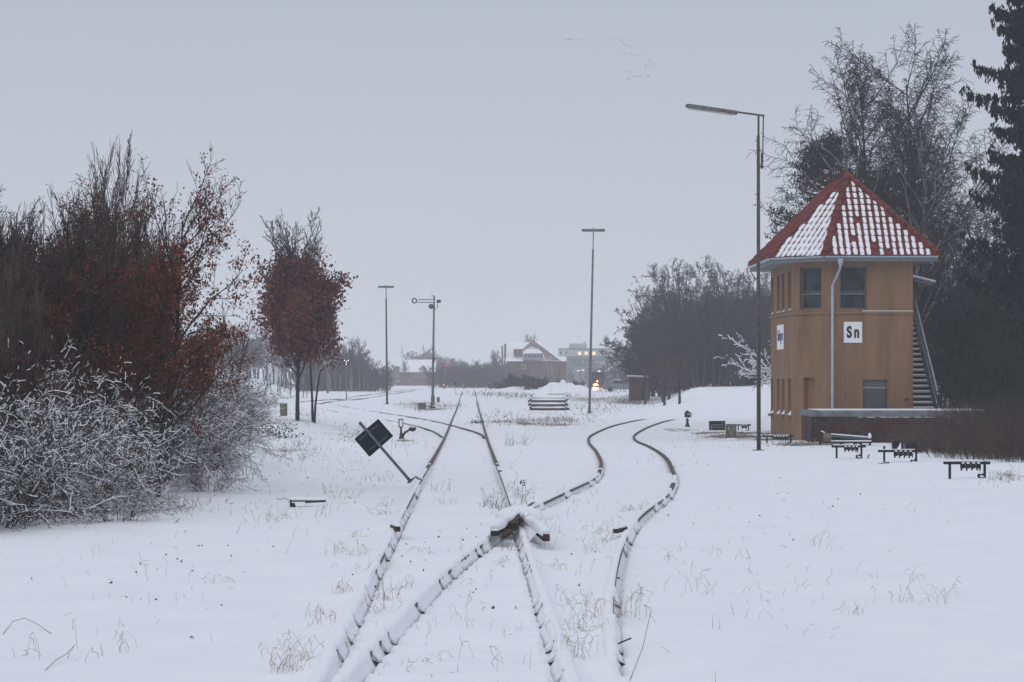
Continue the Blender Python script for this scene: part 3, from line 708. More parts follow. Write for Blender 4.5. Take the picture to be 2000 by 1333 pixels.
# ------------------------------------------------------------------ lamp masts
def g_at(px, py): return G(px, py)
def mast_near():
    b = G(1482, 880); Y = b.y; k = Y/F
    T = thing('lamp_mast', 'tall mossy lamp mast with a long side arm before the signal box', 'lamp mast', b)
    mb = lambda: MB(b); Q = lambda px, py, dy=0: Vector(((px-1000)*k, Y+dy, CZ+(HY-py)*k))
    s = mb(); s.tube([Q(1482, 884), Q(1481.5, 600), Q(1481, 265)], [.064, .058, .048], 10); s.build('pole', 'mast', T, smooth=True)
    s = mb(); s.tube([Q(1481.5, 268), Q(1481.5, 226)], .03, 8); s.build('upper_tube', 'mast', T)
    s = mb(); s.beam(Q(1493, 226.5), Q(1437, 219), .06, .05); s.build('arm', 'mast', T)
    s = mb(); s.beam(Q(1491, 226), Q(1489.5, 318), .035, .035); s.tube([Q(1488, 300), Q(1488, 330)], .035, 6); s.beam(Q(1483, 326), Q(1493, 326), .05, .05); s.build('hinge_rod', 'mast', T)
    s = mb()
    a, c = Q(1440, 221), Q(1339, 207); d = (c-a)
    pr = [(0, .05, .04), (.02, .12, .065), (.5, .13, .075), (.93, .13, .075), (1, .07, .05)]; n0 = len(s.v)
    for t, wy, hz in pr:
        p = a+d*t
        for th in np.linspace(0, 2*math.pi, 12, endpoint=False): s.v.append(tuple(p+Vector((0, math.cos(th)*wy, math.sin(th)*hz))-s.o))
    for i in range(len(pr)-1):
        for j in range(12): s.f.append((n0+i*12+j, n0+i*12+(j+1) % 12, n0+(i+1)*12+(j+1) % 12, n0+(i+1)*12+j))
    s.f.append(tuple(n0+j for j in range(12))); s.f.append(tuple(n0+4*12+j for j in range(12)))
    lamp = s.build('lamp_head', 'lampbody', T, smooth=True)
    s = mb(); s.beam(a+d*.06+Vector((0, 0, -.062)), a+d*.94+Vector((0, 0, -.062)), .17, .05); s.build('diffuser', 'diffuser', lamp, bevel=.01)
    s = mb(); s.lathe(Q(1482, 884), [(.05, .02), (.27, .0), (.25, .055), (.06, .09)], sides=14); s.build('foot_disc', 'concrete_old', T)
    for z in (275, 300, 380): s = mb(); s.tube([Q(1477, z), Q(1475, z)], .02, 5); s.build('step_bolt', 'mast', T)
    s = mb(); s.box(Q(1484, 800, -.07), (.02, .02, 4.2)); s.build('cable', 'dark', T)
mast_near()
def mast_T(px, py, topy, hw, label, toppx=None, r=.055, color='mast', snow=False):
    b = G(px, py); k = b.y/F; toppx = toppx or px
    T = thing('lamp_mast', label, 'lamp mast', b, group='lamp masts with a crosswise lamp')
    mb = lambda: MB(b); Q = lambda x, y: Vector(((x-1000)*k, b.y, CZ+(HY-y)*k)); L = py-topy
    s = mb(); s.tube([Q(px, py+4), Q(px+(toppx-px)*.9, topy+L*.11)], [r*1.15, r*.8], 8); s.build('pole', color, T, smooth=True)
    s = mb(); s.tube([Q(px+(toppx-px)*.88, topy+L*.12), Q(toppx, topy+4)], r*.5, 6); s.build('upper_tube', color, T)
    s = mb(); s.box(Q(toppx, topy+3.5*100/b.y*1.0), (2*hw, .16, .15)); lh = s.build('lamp_head', 'lampbody', T, bevel=.03)
    s = mb(); s.box(Q(toppx, topy+3.5*100/b.y)+Vector((0, 0, -.085)), (2*hw*.9, .12, .03)); s.build('diffuser', 'diffuser', lh)
    s = mb(); s.box(Q(toppx, topy+3.5*100/b.y)+Vector((0, 0, .09)), (.12, .1, .05)); s.build('clamp', color, T)
    s = mb(); s.lathe(b, [(.12, -.05), (.14, .1), (.07, .16)], sides=8); s.build('foot', color, T)
    return T
mast_T(1151, 808, 448, .70, 'grey lamp mast with a crosswise lamp between the sleeper stack and the hut', toppx=1159, r=.07, color='mastgrey')
mast_T(756, 790, 559, .62, 'lamp mast with a crosswise lamp standing left of the semaphore signal', toppx=754, r=.075)
mast_T(640, 768, 628, .62, 'faint distant lamp mast rising from the wood right of the red-leaved tree', r=.08, color='mastgrey')

# ------------------------------------------------------------------ semaphore signal
def semaphore():
    b = G(845, 798); k = b.y/F; Q = lambda x, y, dy=0: Vector(((x-1000)*k, b.y+dy, CZ+(HY-y)*k)); mb = lambda: MB(b)
    T = thing('semaphore_signal', 'semaphore signal mast with its white arm level, beside the left rail', 'signal', b)
    s = mb(); s.tube([Q(845, 798), Q(846, 700), Q(848, 578)], [.10, .085, .06], 8); s.build('mast', 'mastgrey', T, smooth=True)
    s = mb(); s.box(Q(845.5, 784), (.27, .22, .75)); s.build('cabinet', 'concrete_old', T, bevel=.02)
    s = mb(); s.box(Q(845, 796.5), (.42, .35, .16)); s.build('foot', 'dark', T); s = mb(); s.box(Q(845, 793.2), (.44, .37, .06)); s.build('foot_snow', 'snowcap', T)
    a = mb(); a.box(Q(832, 588.4, -.13), (1.15, .02, .12)); arm = a.build('signal_arm', 'white', T)
    for yy in (585.6, 591.2): s = mb(); s.box(Q(832, yy, -.145), (1.16, .02, .045)); s.build('border_stripe', 'dark', arm)
    s = mb(); s.box(Q(857, 589, -.13), (.30, .03, .21)); s.build('counterweight', 'dark', arm)
    s = mb(); n0 = 0; k2 = 20; c = Q(809.5, 588, -.14)
    for r in (.20, .125):
        for dy in (-.015, .015):
            for i in range(k2): th = 2*math.pi*i/k2; s.v.append(tuple(c+Vector((r*math.cos(th), dy, r*math.sin(th)))-s.o))
    for i in range(k2):
        j = (i+1) % k2
        s.f += [(i, j, 2*k2+j, 2*k2+i), (k2+i, 3*k2+i, 3*k2+j, k2+j), (i, k2+i, k2+j, j), (2*k2+i, 2*k2+j, 3*k2+j, 3*k2+i)]
    s.build('ring', 'dark', arm)
    s = mb(); s.lathe(Q(809.5, 588, -.13), [(.125, -.01), (.125, .01)], 'Y', 20); s.build('disc', 'white', arm)
    s = mb(); s.lathe(Q(842, 599, -.1), [(.05, -.15), (.17, -.1), (.19, .06), (.08, .12)], 'Y', 10); s.beam(Q(842, 597), Q(847, 597), .05, .06); s.build('lamp_housing', 'mast', T)
    s = mb(); s.tube([Q(854, 592), Q(854.5, 601), Q(852, 604), Q(849, 603)], .022, 5); s.build('lever_rod', 'dark', T)
    s = mb(); s.box(Q(847.5, 703, -.1), (.12, .12, .3)); s.build('pulley_box', 'dark', T)
    s = mb(); s.tube([Q(846, 578), Q(842.5, 578)], .03, 5); s.build('pivot', 'mastgrey', T)
semaphore()
def simple_box(name, label, cat, px, py, w_, d_, h_, mat_, snow=.04, parts=None):
    b = G(px, py); T = thing(name, label, cat, b); s = MB(); s.box((0, 0, h_/2-.05), (w_, d_, h_+.1)); bo = s.build('body', mat_, T, bevel=.01)
    if snow: s = MB(); s.box((0, 0, h_+snow/2+.001), (w_*1.0, d_, snow)); s.build('snow', 'snowcap', T, bevel=snow*.45)
    s = MB(); s.box((0, -d_/2-.006, h_*.5), (w_*.8, .012, h_*.75)); s.build('door', mat_, T)
    return T
def junction():
    T = simple_box('relay_box', 'squat grey relay box beside the semaphore signal, to its left', 'relay box', 824, 799, .55, .4, .42, 'concrete_old')
    b = T.location; s = MB()
    for i in range(3): s.beam((.45+i*.1, 0, -.05), (.45+i*.1, 0, .2), .04, .04)
    s.beam((.3, 0, .22), (.75, 0, .2), .05, .05); s.build('bracket', 'dark', T)
    s = MB(); s.tube([(.3, 0, .4), (.5, 0, .42), (.7, 0, .25), (.78, 0, .05)], .015, 5); s.build('hose', 'dark', T)
    simple_box('relay_box', 'small grey post box just right of the semaphore signal', 'relay box', 856, 786, .24, .2, .40, 'concrete_old', 0)
    simple_box('relay_box', 'upright grey cabinet left of the red-leaved tree trunks', 'cabinet', 554, 814, .38, .3, .72, 'concrete_old', .06)
junction()

# ------------------------------------------------------------------ small signals and point gear
def lever():
    b = G(781, 861); k = b.y/F; Q = lambda x, y, dy=0: Vector(((x-1000)*k, b.y+dy, CZ+(HY-y)*k)); mb = lambda: MB(b)
    T = thing('switch_lever', 'hand switch lever with a black and white ball weight beside the branch rails', 'switch lever', b)
    s = mb(); s.box(Q(785, 861.5), (.42, .30, .06)); s.box(Q(793, 863), (.5, .10, .04)); s.build('base_plate', 'timber', T)
    s = mb(); s.box(Q(785, 858.3, -.02), (.3, .2, .02)); s.build('base_snow', 'snowcap', T)
    s = mb(); s.tube([Q(786, 860), Q(784, 852), Q(783.5, 845), Q(783, 835)], [.09, .07, .035, .03], 8); s.tube([Q(779, 861), Q(783, 850)], .03, 6); s.tube([Q(790, 860), Q(784, 850)], .03, 6); s.build('pedestal', 'timber', T)
    s = mb(); s.tube([Q(784, 856), Q(791, 845, -.05), Q(798, 841, -.08), Q(804, 838, -.1)], [.045, .04, .035, .03], 7); s.build('lever_arm', 'timber', T)
    c = Q(806, 836, -.1); R = .128
    for (z0, z1, m_, nm) in ((-1, .05, 'dark', 'weight_lower_half'), (.05, 1, 'render', 'weight_upper_half')):
        pr = [(R*math.sqrt(max(0, 1-t*t))+.0005, R*t) for t in np.linspace(z0, z1, 9)]
        s = mb(); s.lathe(c, pr, sides=18); s.build(nm, m_, T, smooth=True)
    s = mb(); s.box(Q(783, 827), (.165, .10, .29)); la = s.build('lantern', 'board', T)
    s = mb(); s.box(Q(783.3, 827, -.052), (.105, .01, .22)); s.build('lantern_pane', 'white', la)
lever()
def lantern_right():
    b = G(1343, 834); k = b.y/F; Q = lambda x, y, dy=0: Vector(((x-1000)*k, b.y+dy, CZ+(HY-y)*k)); mb = lambda: MB(b)
    T = thing('switch_lantern', 'small black switch lantern with a white disc left of the perforated black box', 'switch lantern', b)
    s = mb(); s.box(Q(1343, 833), (.22, .2, .06)); s.lathe(Q(1342.5, 832), [(.09, -.02), (.07, .08), (.05, .15), (.065, .24), (.04, .33)], sides=8); s.build('pedestal', 'timber', T)
    s = mb(); s.box(Q(1342.5, 810.5), (.24, .22, .24)); s.lathe(Q(1342.5, 805), [(.10, 0), (.05, .05), (.03, .07)], sides=8); la = s.build('lantern', 'board', T, bevel=.01)
    s = mb(); s.lathe(Q(1348, 810.5, .02), [(.125, -.01), (.125, .01)], 'Y', 16); s.build('disc', 'white', la)
    s = mb(); s.lathe(Q(1344, 809, -.115), [(.05, -.006), (.05, .006)], 'Y', 12); s.build('lens', 'diffuser', la); s = mb(); s.box(Q(1337.5, 811, -.06), (.02, .08, .16)); s.build('side_pane', 'white', la)
lantern_right()
def shunt():
    b = G(677, 780); k = b.y/F; Q = lambda x, y, dy=0: Vector(((x-1000)*k, b.y+dy, CZ+(HY-y)*k)); mb = lambda: MB(b)
    T = thing('light_signal', 'dark square light signal with four white lights before the wood', 'signal', b)
    s = mb(); s.tube([Q(676.5, 782), Q(676.5, 712)], [.05, .045], 6); s.box(Q(677, 775, -.05), (.12, .1, .35)); s.build('post', 'mastgrey', T)
    s = mb(); s.box(Q(676.5, 707.5), (.62, .15, .62)); h = s.build('signal_head', 'board', T)
    for x, y in ((673, 704.3), (680.3, 704.3), (676.6, 707), (676.6, 711.7)): s = mb(); s.lathe(Q(x, y, -.08), [(.055, -.01), (.055, .01)], 'Y', 8); s.build('light', 'whitelamp', h)
shunt()
def fallen_sign():
    Y = 47.0; k = Y/F; b = G(803, 943); b = Vector(((803-1000)*k, Y, float(H((803-1000)*k, Y, False)))); mb = lambda: MB(b)
    Q = lambda x, y, dy=0: Vector(((x-1000)*k, Y+dy, CZ+(HY-y)*k))
    T = thing('toppled_sign', 'dark blue board on a leaning grey pipe, toppled beside the left rail', 'sign', b)
    s = mb(); s.tube([Q(803, 942), Q(702, 825)], .026, 12); po = s.build('pole', 'bluegrey', T, smooth=True)
    cs = [Q(738.5, 819.5, .05), Q(767, 852, .05), Q(721.5, 892, .05), Q(692.5, 858, .05)]; s = mb(); th = Vector((0, .02, 0))
    s.poly(cs); s.poly([c+th for c in cs][::-1])
    for i in range(4): s.poly([cs[i], cs[i]+th, cs[(i+1) % 4]+th, cs[(i+1) % 4]])
    bo = s.build('board', 'board', T)
    for i in range(4):
        s = mb(); s.beam(cs[i]+Vector((0, -.004, 0)), cs[(i+1) % 4]+Vector((0, -.004, 0)), .014, .012); s.build('board_rim', 'dark', bo)
    for a, c in (((702, 859), (737, 831)), ((720, 881), (757, 852))): s = mb(); s.beam(Q(*a, .035), Q(*c, .035), .022, .022); s.build('bracket', 'shutter', bo)
    s = mb(); s.beam(Q(797, 943, -.02), Q(806, 936, .02), .05, .03); s.beam(Q(806, 936), Q(813, 931), .05, .025); s.beam(Q(813, 931), Q(817, 937), .05, .025); s.beam(Q(818, 935), Q(826, 938), .05, .03); s.build('rail_clamp', 'bluegrey', T)
    s = mb(); s.beam(Q(809, 936, 0), Q(813, 929.5), .045, .02); s.beam(Q(815, 930), Q(826, 936), .06, .02); s.build('clamp_snow', 'snowcap', T)
fallen_sign()
def wedge():
    a = Vector((.10, 34.2, .02)); T = thing('timber_wedge', 'snowy V of two squared timbers set across the rails', 'track barrier', (.1, 32.3, -.06)); base = Vector((.1, 32.3, -.06))
    zb = .035
    for nm, e in (('beam', P(965, 1040, 30.3)), ('beam', P(1067, 1050, 29.9))):
        s = MB(base); s.beam(a+Vector((0, 0, .06)), e, .080, .085); o = s.build('beam', 'timber', T, bevel=.006)
        d = (e-a).normalized(); L = (e-a).length; s = MB(base); n = 34; side = d.cross(Vector((0, 0, 1))).normalized(); rr = random.Random(8); k = 9
        for i in range(n+1):
            t = i/n; p = a+Vector((0, 0, .06))+(e-a-Vector((0, 0, .06)))*t+Vector((0, 0, .036)); wv = .055*(1+.15*math.sin(t*17)+rr.uniform(-.08, .08))*(1.5-.5*min(1, t*3)); hv = .065*(1+.2*math.sin(t*9+1))*(1 if i < n else .35)
            for j in range(k):
                th = math.pi*j/(k-1); s.v.append(tuple(p+side*math.cos(th)*wv+Vector((0, 0, math.sin(th)**.7*hv-(.02 if j in (0, k-1) else 0)))-s.o))
        for i in range(n):
            for j in range(k-1): q = i*k+j; s.f.append((q, q+1, q+k+1, q+k))
        s.f.append(tuple(n*k+j for j in range(k))[::-1]); s.build('beam_snow', 'snowcap', T, smooth=True)
    e = P(1067, 1050, 29.9); s = MB(base); n = 24; rr = random.Random(6)
    for i in range(n+1):
        t = i/n; p = a+(e-a)*(t*.86); lo = Vector((p.x-.06-.12*t, p.y+.05, H(p.x-.2, p.y, False)-.02)); 
        for j in range(5): q = j/4; s.v.append(tuple(Vector((p.x-.03, p.y, p.z+.055-.01))*(1-q)+lo*q+Vector((0, 0, .05*math.sin(q*3.14)*(1-.75*t)+rr.uniform(-.004, .004)))-s.o))
    for i in range(n):
        for j in range(4): q = i*5+j; s.f.append((q, q+5, q+6, q+1))
    s.build('drifted_snow', 'snowcap', T, smooth=True)
    s = MB(base); s.beam(P(998, 1038, 31.2), P(984, 1048, 30.2), .05, .05); s.build('cross_piece', 'timber', T)
    s = MB(base); s.beam(P(1008, 1012, 33.2), P(1001, 1030, 31.5), .10, .09); s.build('chock', 'timber', T)
    s = MB(base); s.blob(a+Vector((0, .45, .03)), (.30, .8, .12), 3, 18, 8, .05); s.build('apex_snow', 'snowcap', T, smooth=True)
    s = MB(base); rr = random.Random(5)
    for i in range(90):
        p = P(1010, 1018, 32.6)+Vector((rr.gauss(0, .05), rr.gauss(0, .25), rr.gauss(-.01, .03))); q = p+Vector((rr.gauss(.02, .05), rr.gauss(-.05, .05), rr.gauss(-.02, .05))); s.tube([p, q], .003, 3, False)
    s.build('trapped_grass', 'stalk', T)['kind'] = 'stuff'
    # coupling bar at the far end of the wedge
    b = P(1042, 992, 36.6); s = MB(b); s.beam(P(1027, 999, 36), P(1042, 988, 37.2), .05, .09); s.tube([P(1033, 1003, 36), P(1036, 1009, 36), P(1043, 1008, 36), P(1044, 1001, 36)], .018, 6)
    T2 = thing('rail_clamp', 'rusty clamp with a hanging shackle on the curving rail behind the wedge', 'clamp', b); s.build('clamp_body', 'rail', T2); s = MB(b); s.beam(P(1030, 995, 36), P(1044, 985, 37.2), .06, .04); s.build('clamp_snow', 'snowcap', T2)
wedge()
def stub(label, pts, wd, ht, name='timber_offcut', mat_='timber', snow=True):
    T = thing(name, label, 'offcut', pts[0]); s = MB(pts[0]); s.beam(pts[0], pts[1], wd, ht); s.build('block', mat_, T)
    if snow: s = MB(pts[0]); u = Vector((0, 0, ht*.5+.012)); d = (Vector(pts[1])-Vector(pts[0])); s.beam(Vector(pts[0])+u, Vector(pts[1])+u+d*.02, wd*1.05, .028); s.build('snow', 'snowcap', T, bevel=.008)
stub('short timber end sticking out right of the left rail in the foreground', (P(778, 1034, 31.6), P(766, 1030, 32.6)), .05, .06)
stub('small tilted timber end left of the outermost curving rail', (P(1201, 1038, 31.4), P(1222, 1033, 32)), .045, .05)
stub('thin iron stub in the snow below the middle pulley stand', (P(1714, 909, 62), P(1735, 905, 62.5)), .06, .05, 'iron_stub', 'dark', False)
stub('lone iron stub lying in open snow at the far right', (P(1937, 968, 46.5), P(1955, 967, 46.5)), .05, .03, 'iron_stub', 'dark', False)
stub('short leaning post end right of the nearest-to-tower pulley stand', (P(1694, 898, 67), P(1697.5, 888, 67)), .04, .03, 'iron_stub', 'concrete', False)
def channel():
    b = G(600, 990); T = thing('iron_channel', 'open iron channel bent at one end, half buried in snow on the left', 'channel', b); Y = b.y; Q = lambda x, y, dy=0: P(x, y, Y+dy)
    s = MB(b); s.beam(Q(571, 983), Q(574, 992), .05, .06); s.beam(Q(568, 979), Q(637, 979), .10, .018); s.beam(Q(568, 977), Q(568, 990), .03, .02); s.build('flange', 'dark', T)
    s = MB(b); s.beam(Q(596, 981.2, -.05), Q(635, 979, -.05), .02, .03); s.build('web', 'timber', T)
    s = MB(b); s.beam(Q(568, 974.5), Q(637, 975), .12, .045); s.build('snow', 'snowcap', T, bevel=.015)
    s = MB(b); s.tube([Q(566, 978), Q(556, 973), Q(547, 976), Q(540, 974)], .004, 4); s.build('wire', 'dark', T)
channel()
# ------------------------------------------------------------------ cable pulley stands
def pulley_stand(b, w_, h_, npul, label, extra=.25, box=False, seed=1, cross=0.):
    T = thing('pulley_stand', label, 'pulley stand', b, group='wire pulley stands by the signal box'); rr = random.Random(seed)
    for x in (0, w_): s = MB(); s.beam((x, 0, -.15), (x, 0, h_+cross), .045, .045, (0, 1, 0)); s.build('post', 'dark', T)
    s = MB(); s.beam((-extra*.5, -.03, h_-.02), (w_+extra*.4, -.03, h_-.02), .035, .055); s.build('crossbar', 'dark', T)
    s = MB(); s.beam((-extra*.3, -.03, h_+.02), (w_*.95, -.03, h_+.02), .035, .018); s.build('crossbar_snow', 'snowcap', T)
    x0 = w_*.28; dx = (w_*.60)/npul; rz_ = dx*.46
    for i in range(npul):
        x = x0+dx*(i+.5); pu = MB(); r = dx*.49
        pu.lathe((x, -.07, h_-.03-r), [(r*.9, -.03), (r, -.025), (r*.6, -.006), (r*.6, .006), (r, .025), (r*.9, .03)], 'Y', 12); p = pu.build('pulley', 'dark', T)
        q = MB(); q.box((x, -.045, h_-.03-r), (r*1.7, .05, r*1.7)); q.box((x-r*.5, -.06, h_-.03-2*r-.01), (r*.5, .06, r*.9+rr.random()*.02)); q.build('hanger', 'dark', p)
        q = MB(); q.blob((x, -.09, h_-.018), (r*.7, .035, .017), i+seed, 8, 4, .2); q.build('pulley_snow', 'snowcap', p)
    q = MB(); q.lathe((w_-.09, -.08, h_-.26), [(.045, -.04), (.06, -.03), (.06, .03), (.045, .04)], 'Y', 10); q.beam((w_-.10, -.08, h_-.08), (w_-.10, -.08, h_-.34), .02, .05, (0, 1, 0)); q.beam((w_-.05, -.08, h_-.2), (w_-.05, -.08, h_-.33), .02, .03, (0, 1, 0)); q.build('tension_weight', 'dark', T)
    q = MB(); q.blob((w_-.10, -.12, h_-.20), (.05, .05, .035), seed, 8, 4, .3); q.blob((w_-.07, -.12, h_-.27), (.04, .05, .02), seed+1, 8, 4, .3); q.build('weight_snow', 'snowcap', T)
    if box:
        q = MB(); q.box((w_*.42, .05, h_+.10), (.24, .18, .24)); q.box((w_*.85, .05, h_+.08), (.28, .16, .20)); q.build('wheel_box', 'dark', T)
        q = MB(); q.poly([(w_*.38, -.05, h_+.02), (w_*.52, -.05, h_+.02), (w_*.51, -.05, h_+.20), (w_*.45, -.05, h_+.10)]); q.build('box_snow', 'snowcap', T)
    return T
pulley_stand(G(1855, 936), .66, .325, 4, 'nearest and rightmost pulley stand, against the brown shrubs', seed=2, cross=.0)
pulley_stand(G(1727, 903), .75, .28, 4, 'pulley stand with a small iron box on top, at the left edge of the shrubs', box=True, seed=5, cross=.10, extra=.3)
pulley_stand(G(1634, 895), .60, .30, 4, 'pulley stand in open snow before the brick terrace', seed=9, cross=.03)
pulley_stand(G(1498, 866), .75, .24, 5, 'low pulley stand cluttered with wheels at the foot of the signal box', seed=12, cross=.06)
pulley_stand(G(1442, 842), .42, .26, 2, 'smallest pulley stand, behind the numbered concrete post', seed=15, cross=.03)
def trough():
    b = G(1606, 869); k = b.y/F; Q = lambda x, y, dy=0: Vector(((x-1000)*k, b.y+dy, CZ+(HY-y)*k)); mb = lambda: MB(b)
    T = thing('crank_frame', 'snow-laden iron crank frame at the foot of the brick terrace', 'iron frame', b)
    for x in (1601, 1699): s = mb(); s.beam(Q(x, 873), Q(x, 838 if x < 1650 else 850), .06, .05, (0, 1, 0)); s.build('post', 'dark', T)
    s = mb(); s.beam(Q(1600, 864.5), Q(1702, 864.5), .3, .05); s.build('lower_beam', 'timber', T); s = mb(); s.beam(Q(1618, 861.5), Q(1701, 861.5), .3, .035); s.build('beam_snow', 'snowcap', T, bevel=.012)
    s = mb(); s.beam(Q(1624, 851, .1), Q(1696, 857, .1), .10, .10); s.build('upper_beam', 'shutter', T); s = mb(); s.beam(Q(1624, 848, .1), Q(1698, 854, .1), .14, .035); s.blob(Q(1699, 852, 0), (.05, .1, .10), 3, 8, 5); s.tube([Q(1603, 843), Q(1607, 843), Q(1611, 846)], .02, 6); s.build('upper_snow', 'snowcap', T)
    s = mb(); s.box(Q(1660, 858, .25), (1.3, .03, .16)); s.build('back_plate', 'dark', T)
    for x in (1643, 1670, 1680): s = mb(); s.box(Q(x, 869), (.10, .2, .10)); s.build('foot', 'dark', T)
    c = Q(1615, 855, -.12); s = MB(c); s.blob(c, (.145, .14, .15), 6, 16, 10, .03); o = s.build('stone_ball', 'stone', None, smooth=True); o.location = c; tag(o, 'round brown stone lying at the left end of the crank frame', 'stone')
    # beam and snow heap left of the pulley clutter
    b2 = G(1500, 853); k2 = b2.y/F; Q2 = lambda x, y, dy=0: Vector(((x-1000)*k2, b2.y+dy, CZ+(HY-y)*k2)); T2 = thing('cable_duct', 'long black cable duct under a heap of snow, running to the signal box', 'cable duct', b2)
    s = MB(b2); s.beam(Q2(1440, 846), Q2(1532, 847), .3, .035); s.box(Q2(1532, 849), (.14, .3, .2)); s.box(Q2(1508, 852, .1), (.7, .3, .1)); s.build('duct', 'dark', T2)
    s = MB(b2)
    for i, (x, h) in enumerate(((1440, .02), (1470, .03), (1495, .05), (1510, .10), (1521, .16), (1528, .07))): s.blob(Q2(x, 844), (.28 if i < 4 else .16, .2, .03+h), i, 10, 6, .1)
    s.build('snow_heap', 'snowcap', T2, smooth=True)
trough()
def perforated():
    b = G(1401, 841); T = thing('perforated_box', 'black perforated iron box standing left of the numbered post', 'iron box', b); s = MB(); s.box((0, .12, .19), (.66, .22, .36)); s.build('case', 'dark', T)
    s = MB(); s.beam((-.33, .0, .375), (.34, .0, .385), .24, .02); s.build('lid', 'dark', T)
    for i in range(5):
        for j in range(2 if i < 4 else 3):
            s = MB(); s.box((-.17+i*.095, -.002+.006, .13+j*.10), (.028, .012, .03 if i < 4 else .035)); s.build('perforation', 'snowcap', T)
    for j in range(6): s = MB(); s.box((-.25, .004, .08+j*.027), (.02, .012, .014)); s.build('perforation', 'snowcap', T)
perforated()
def numbered():
    b = G(1428, 860); T = thing('numbered_post', 'mossy concrete post marked 67 over 1, left of the lamp mast', 'concrete post', b); s = MB(); s.box((0, .04, .25), (.375, .10, .62)); p = s.build('slab', 'concrete_old', T, bevel=.012)
    s = MB(); s.box((0, .04, .565), (.36, .09, .012)); s.build('top_snow', 'snowcap', T)
    [text_fit(ch, 'digit', 'soffit', T, (x, -.014, z), (1, 0, 0), .085 if ch != '1' else .035, .145, bold=.0) for ch, x, z in (('6', -.11, .34), ('7', .05, .36), ('1', -.01, .17))]
    s = MB(); s.blob((.02, -.1, .02), (.28, .25, .06), 3, 12, 6, .08); s.build('foot_snow', 'snowcap', T, smooth=True)
numbered()

# ------------------------------------------------------------------ stacked sleepers
def sleepers():
    b = G(1072, 802); rr = random.Random(2); x0 = b.x-1.28; n = 0
    labs = ['lowest front sleeper of the snowy stack, on the ground', 'second front sleeper from below in the stack', 'third front sleeper from below in the stack', 'fourth front sleeper of the stack, thick with snow', 'topmost front sleeper of the stack']
    proto = None
    for L in range(5):
        z = b.z+.02+L*.262; 
        for j in range(3):
            y = b.y+j*.75+rr.uniform(-.05, .05)+L*.10; dx = rr.uniform(-.11, .11)+(-.03*L)
            T = thing('sleeper', labs[L] if j == 0 else '%s sleeper of the %s stack column, from below' % (ORD[L], ('front', 'middle', 'rear')[j]), 'sleeper', (x0+dx+1.28, y, z), rr.uniform(-.012, .012), 'sleepers stacked left of the grey lamp mast')
            s = MB(); s.box((0, 0, .075), (2.55-.12*(L == 3), .24, .15)); s.build('timber', 'timber', T, bevel=.012)
            s = MB(); k = 20; m = 7; hh = (.105 if L < 3 else .225)
            for i in range(k+1):
                xx = -1.29+2.58*i/k
                for q in range(m): th = math.pi*q/(m-1); s.v.append((xx, math.cos(th)*.150*(1+rr.uniform(-.05, .05)), (.135 if L < 3 else .03)+math.sin(th)**.6*hh*(1+.25*math.sin(xx*3+L)+rr.uniform(-.1, .1))*(1 if 0 < i < k else .5)))
            for i in range(k):
                for q in range(m-1): a = i*m+q; s.f.append((a, a+m, a+m+1, a+1))
            s.build('sleeper_snow', 'snowcap', T, smooth=True)
    for L in range(1, 5):
        for sx_ in (-1.22, 1.2):
            T = thing('spacer_timber', '%s spacer timber from below with its end showing at the %s of the sleeper stack' % (ORD[L-1], 'left' if sx_ < 0 else 'right'), 'timber', (x0+1.28+sx_+rr.uniform(-.08, .08), b.y+.6, b.z+.02+L*.262-.055), 0, 'spacer timbers in the sleeper stack')
            s = MB(); s.box((0, 0, 0), (.13, 2.1, .10)); s.build('timber', 'timber', T, bevel=.008); s = MB(); s.blob((0, -1.0, .05), (.09, .12, .04), L, 8, 5); s.build('timber_snow', 'snowcap', T, smooth=True)
sleepers()

# ------------------------------------------------------------------ brick hut
def hut():
    b = G(1246, 784); k = b.y/F; m_ = k; T = thing('brick_hut', 'small ruined brick hut with an open doorway under bare trees', 'hut', b); mb = lambda: MB()
    W = 36*k; Hh = 44*k; x0 = -W/2+.1
    s = mb(); 
    s.box((x0+.5*W-.0, .12, Hh/2-.1), (W*.02, .1, Hh)); 
    s.box((x0+W*.28, 0, Hh/2-.1), (W*.56, .2, Hh+.2)); s.box((x0+W*.97, 0, Hh/2-.1), (W*.09, .2, Hh+.2)); s.box((x0+W*.75, 0, Hh-.1), (W*.36, .2, .2)); s.box((x0+.1, 1.2, Hh/2-.1), (.2, 2.2, Hh+.2)); s.box((x0+W, 1.2, Hh/2-.1), (.2, 2.2, Hh+.2)); s.box((x0+W/2, 2.3, Hh/2-.1), (W, .2, Hh+.2)); s.build('wall', material('hut_brick', (.045, .026, .022), .95, 0, .3, 3, col2=(.085, .048, .040)), T)
    s = mb(); s.box((x0+W*.47, 1.1, Hh+.08), (W*1.14, 2.7, .10), ry=.03); r = s.build('roof', 'concrete', T); s = mb(); s.box((x0+W*.45, 1.1, Hh+.17), (W*1.12, 2.7, .09), ry=.03); s.build('roof_snow', 'snowcap', r, bevel=.03)
    s = mb(); s.box((x0+W*.58, .0, Hh/2-.1), (.06, .26, Hh)); s.box((x0+W*.9, -.02, Hh/2-.1), (.14, .26, Hh)); s.build('door_frame', 'concrete_old', T)
    s = mb(); s.box((x0+W*.75, 2.1, .5), (.8, .05, .9)); s.build('rubble', 'dark', T)
hut()
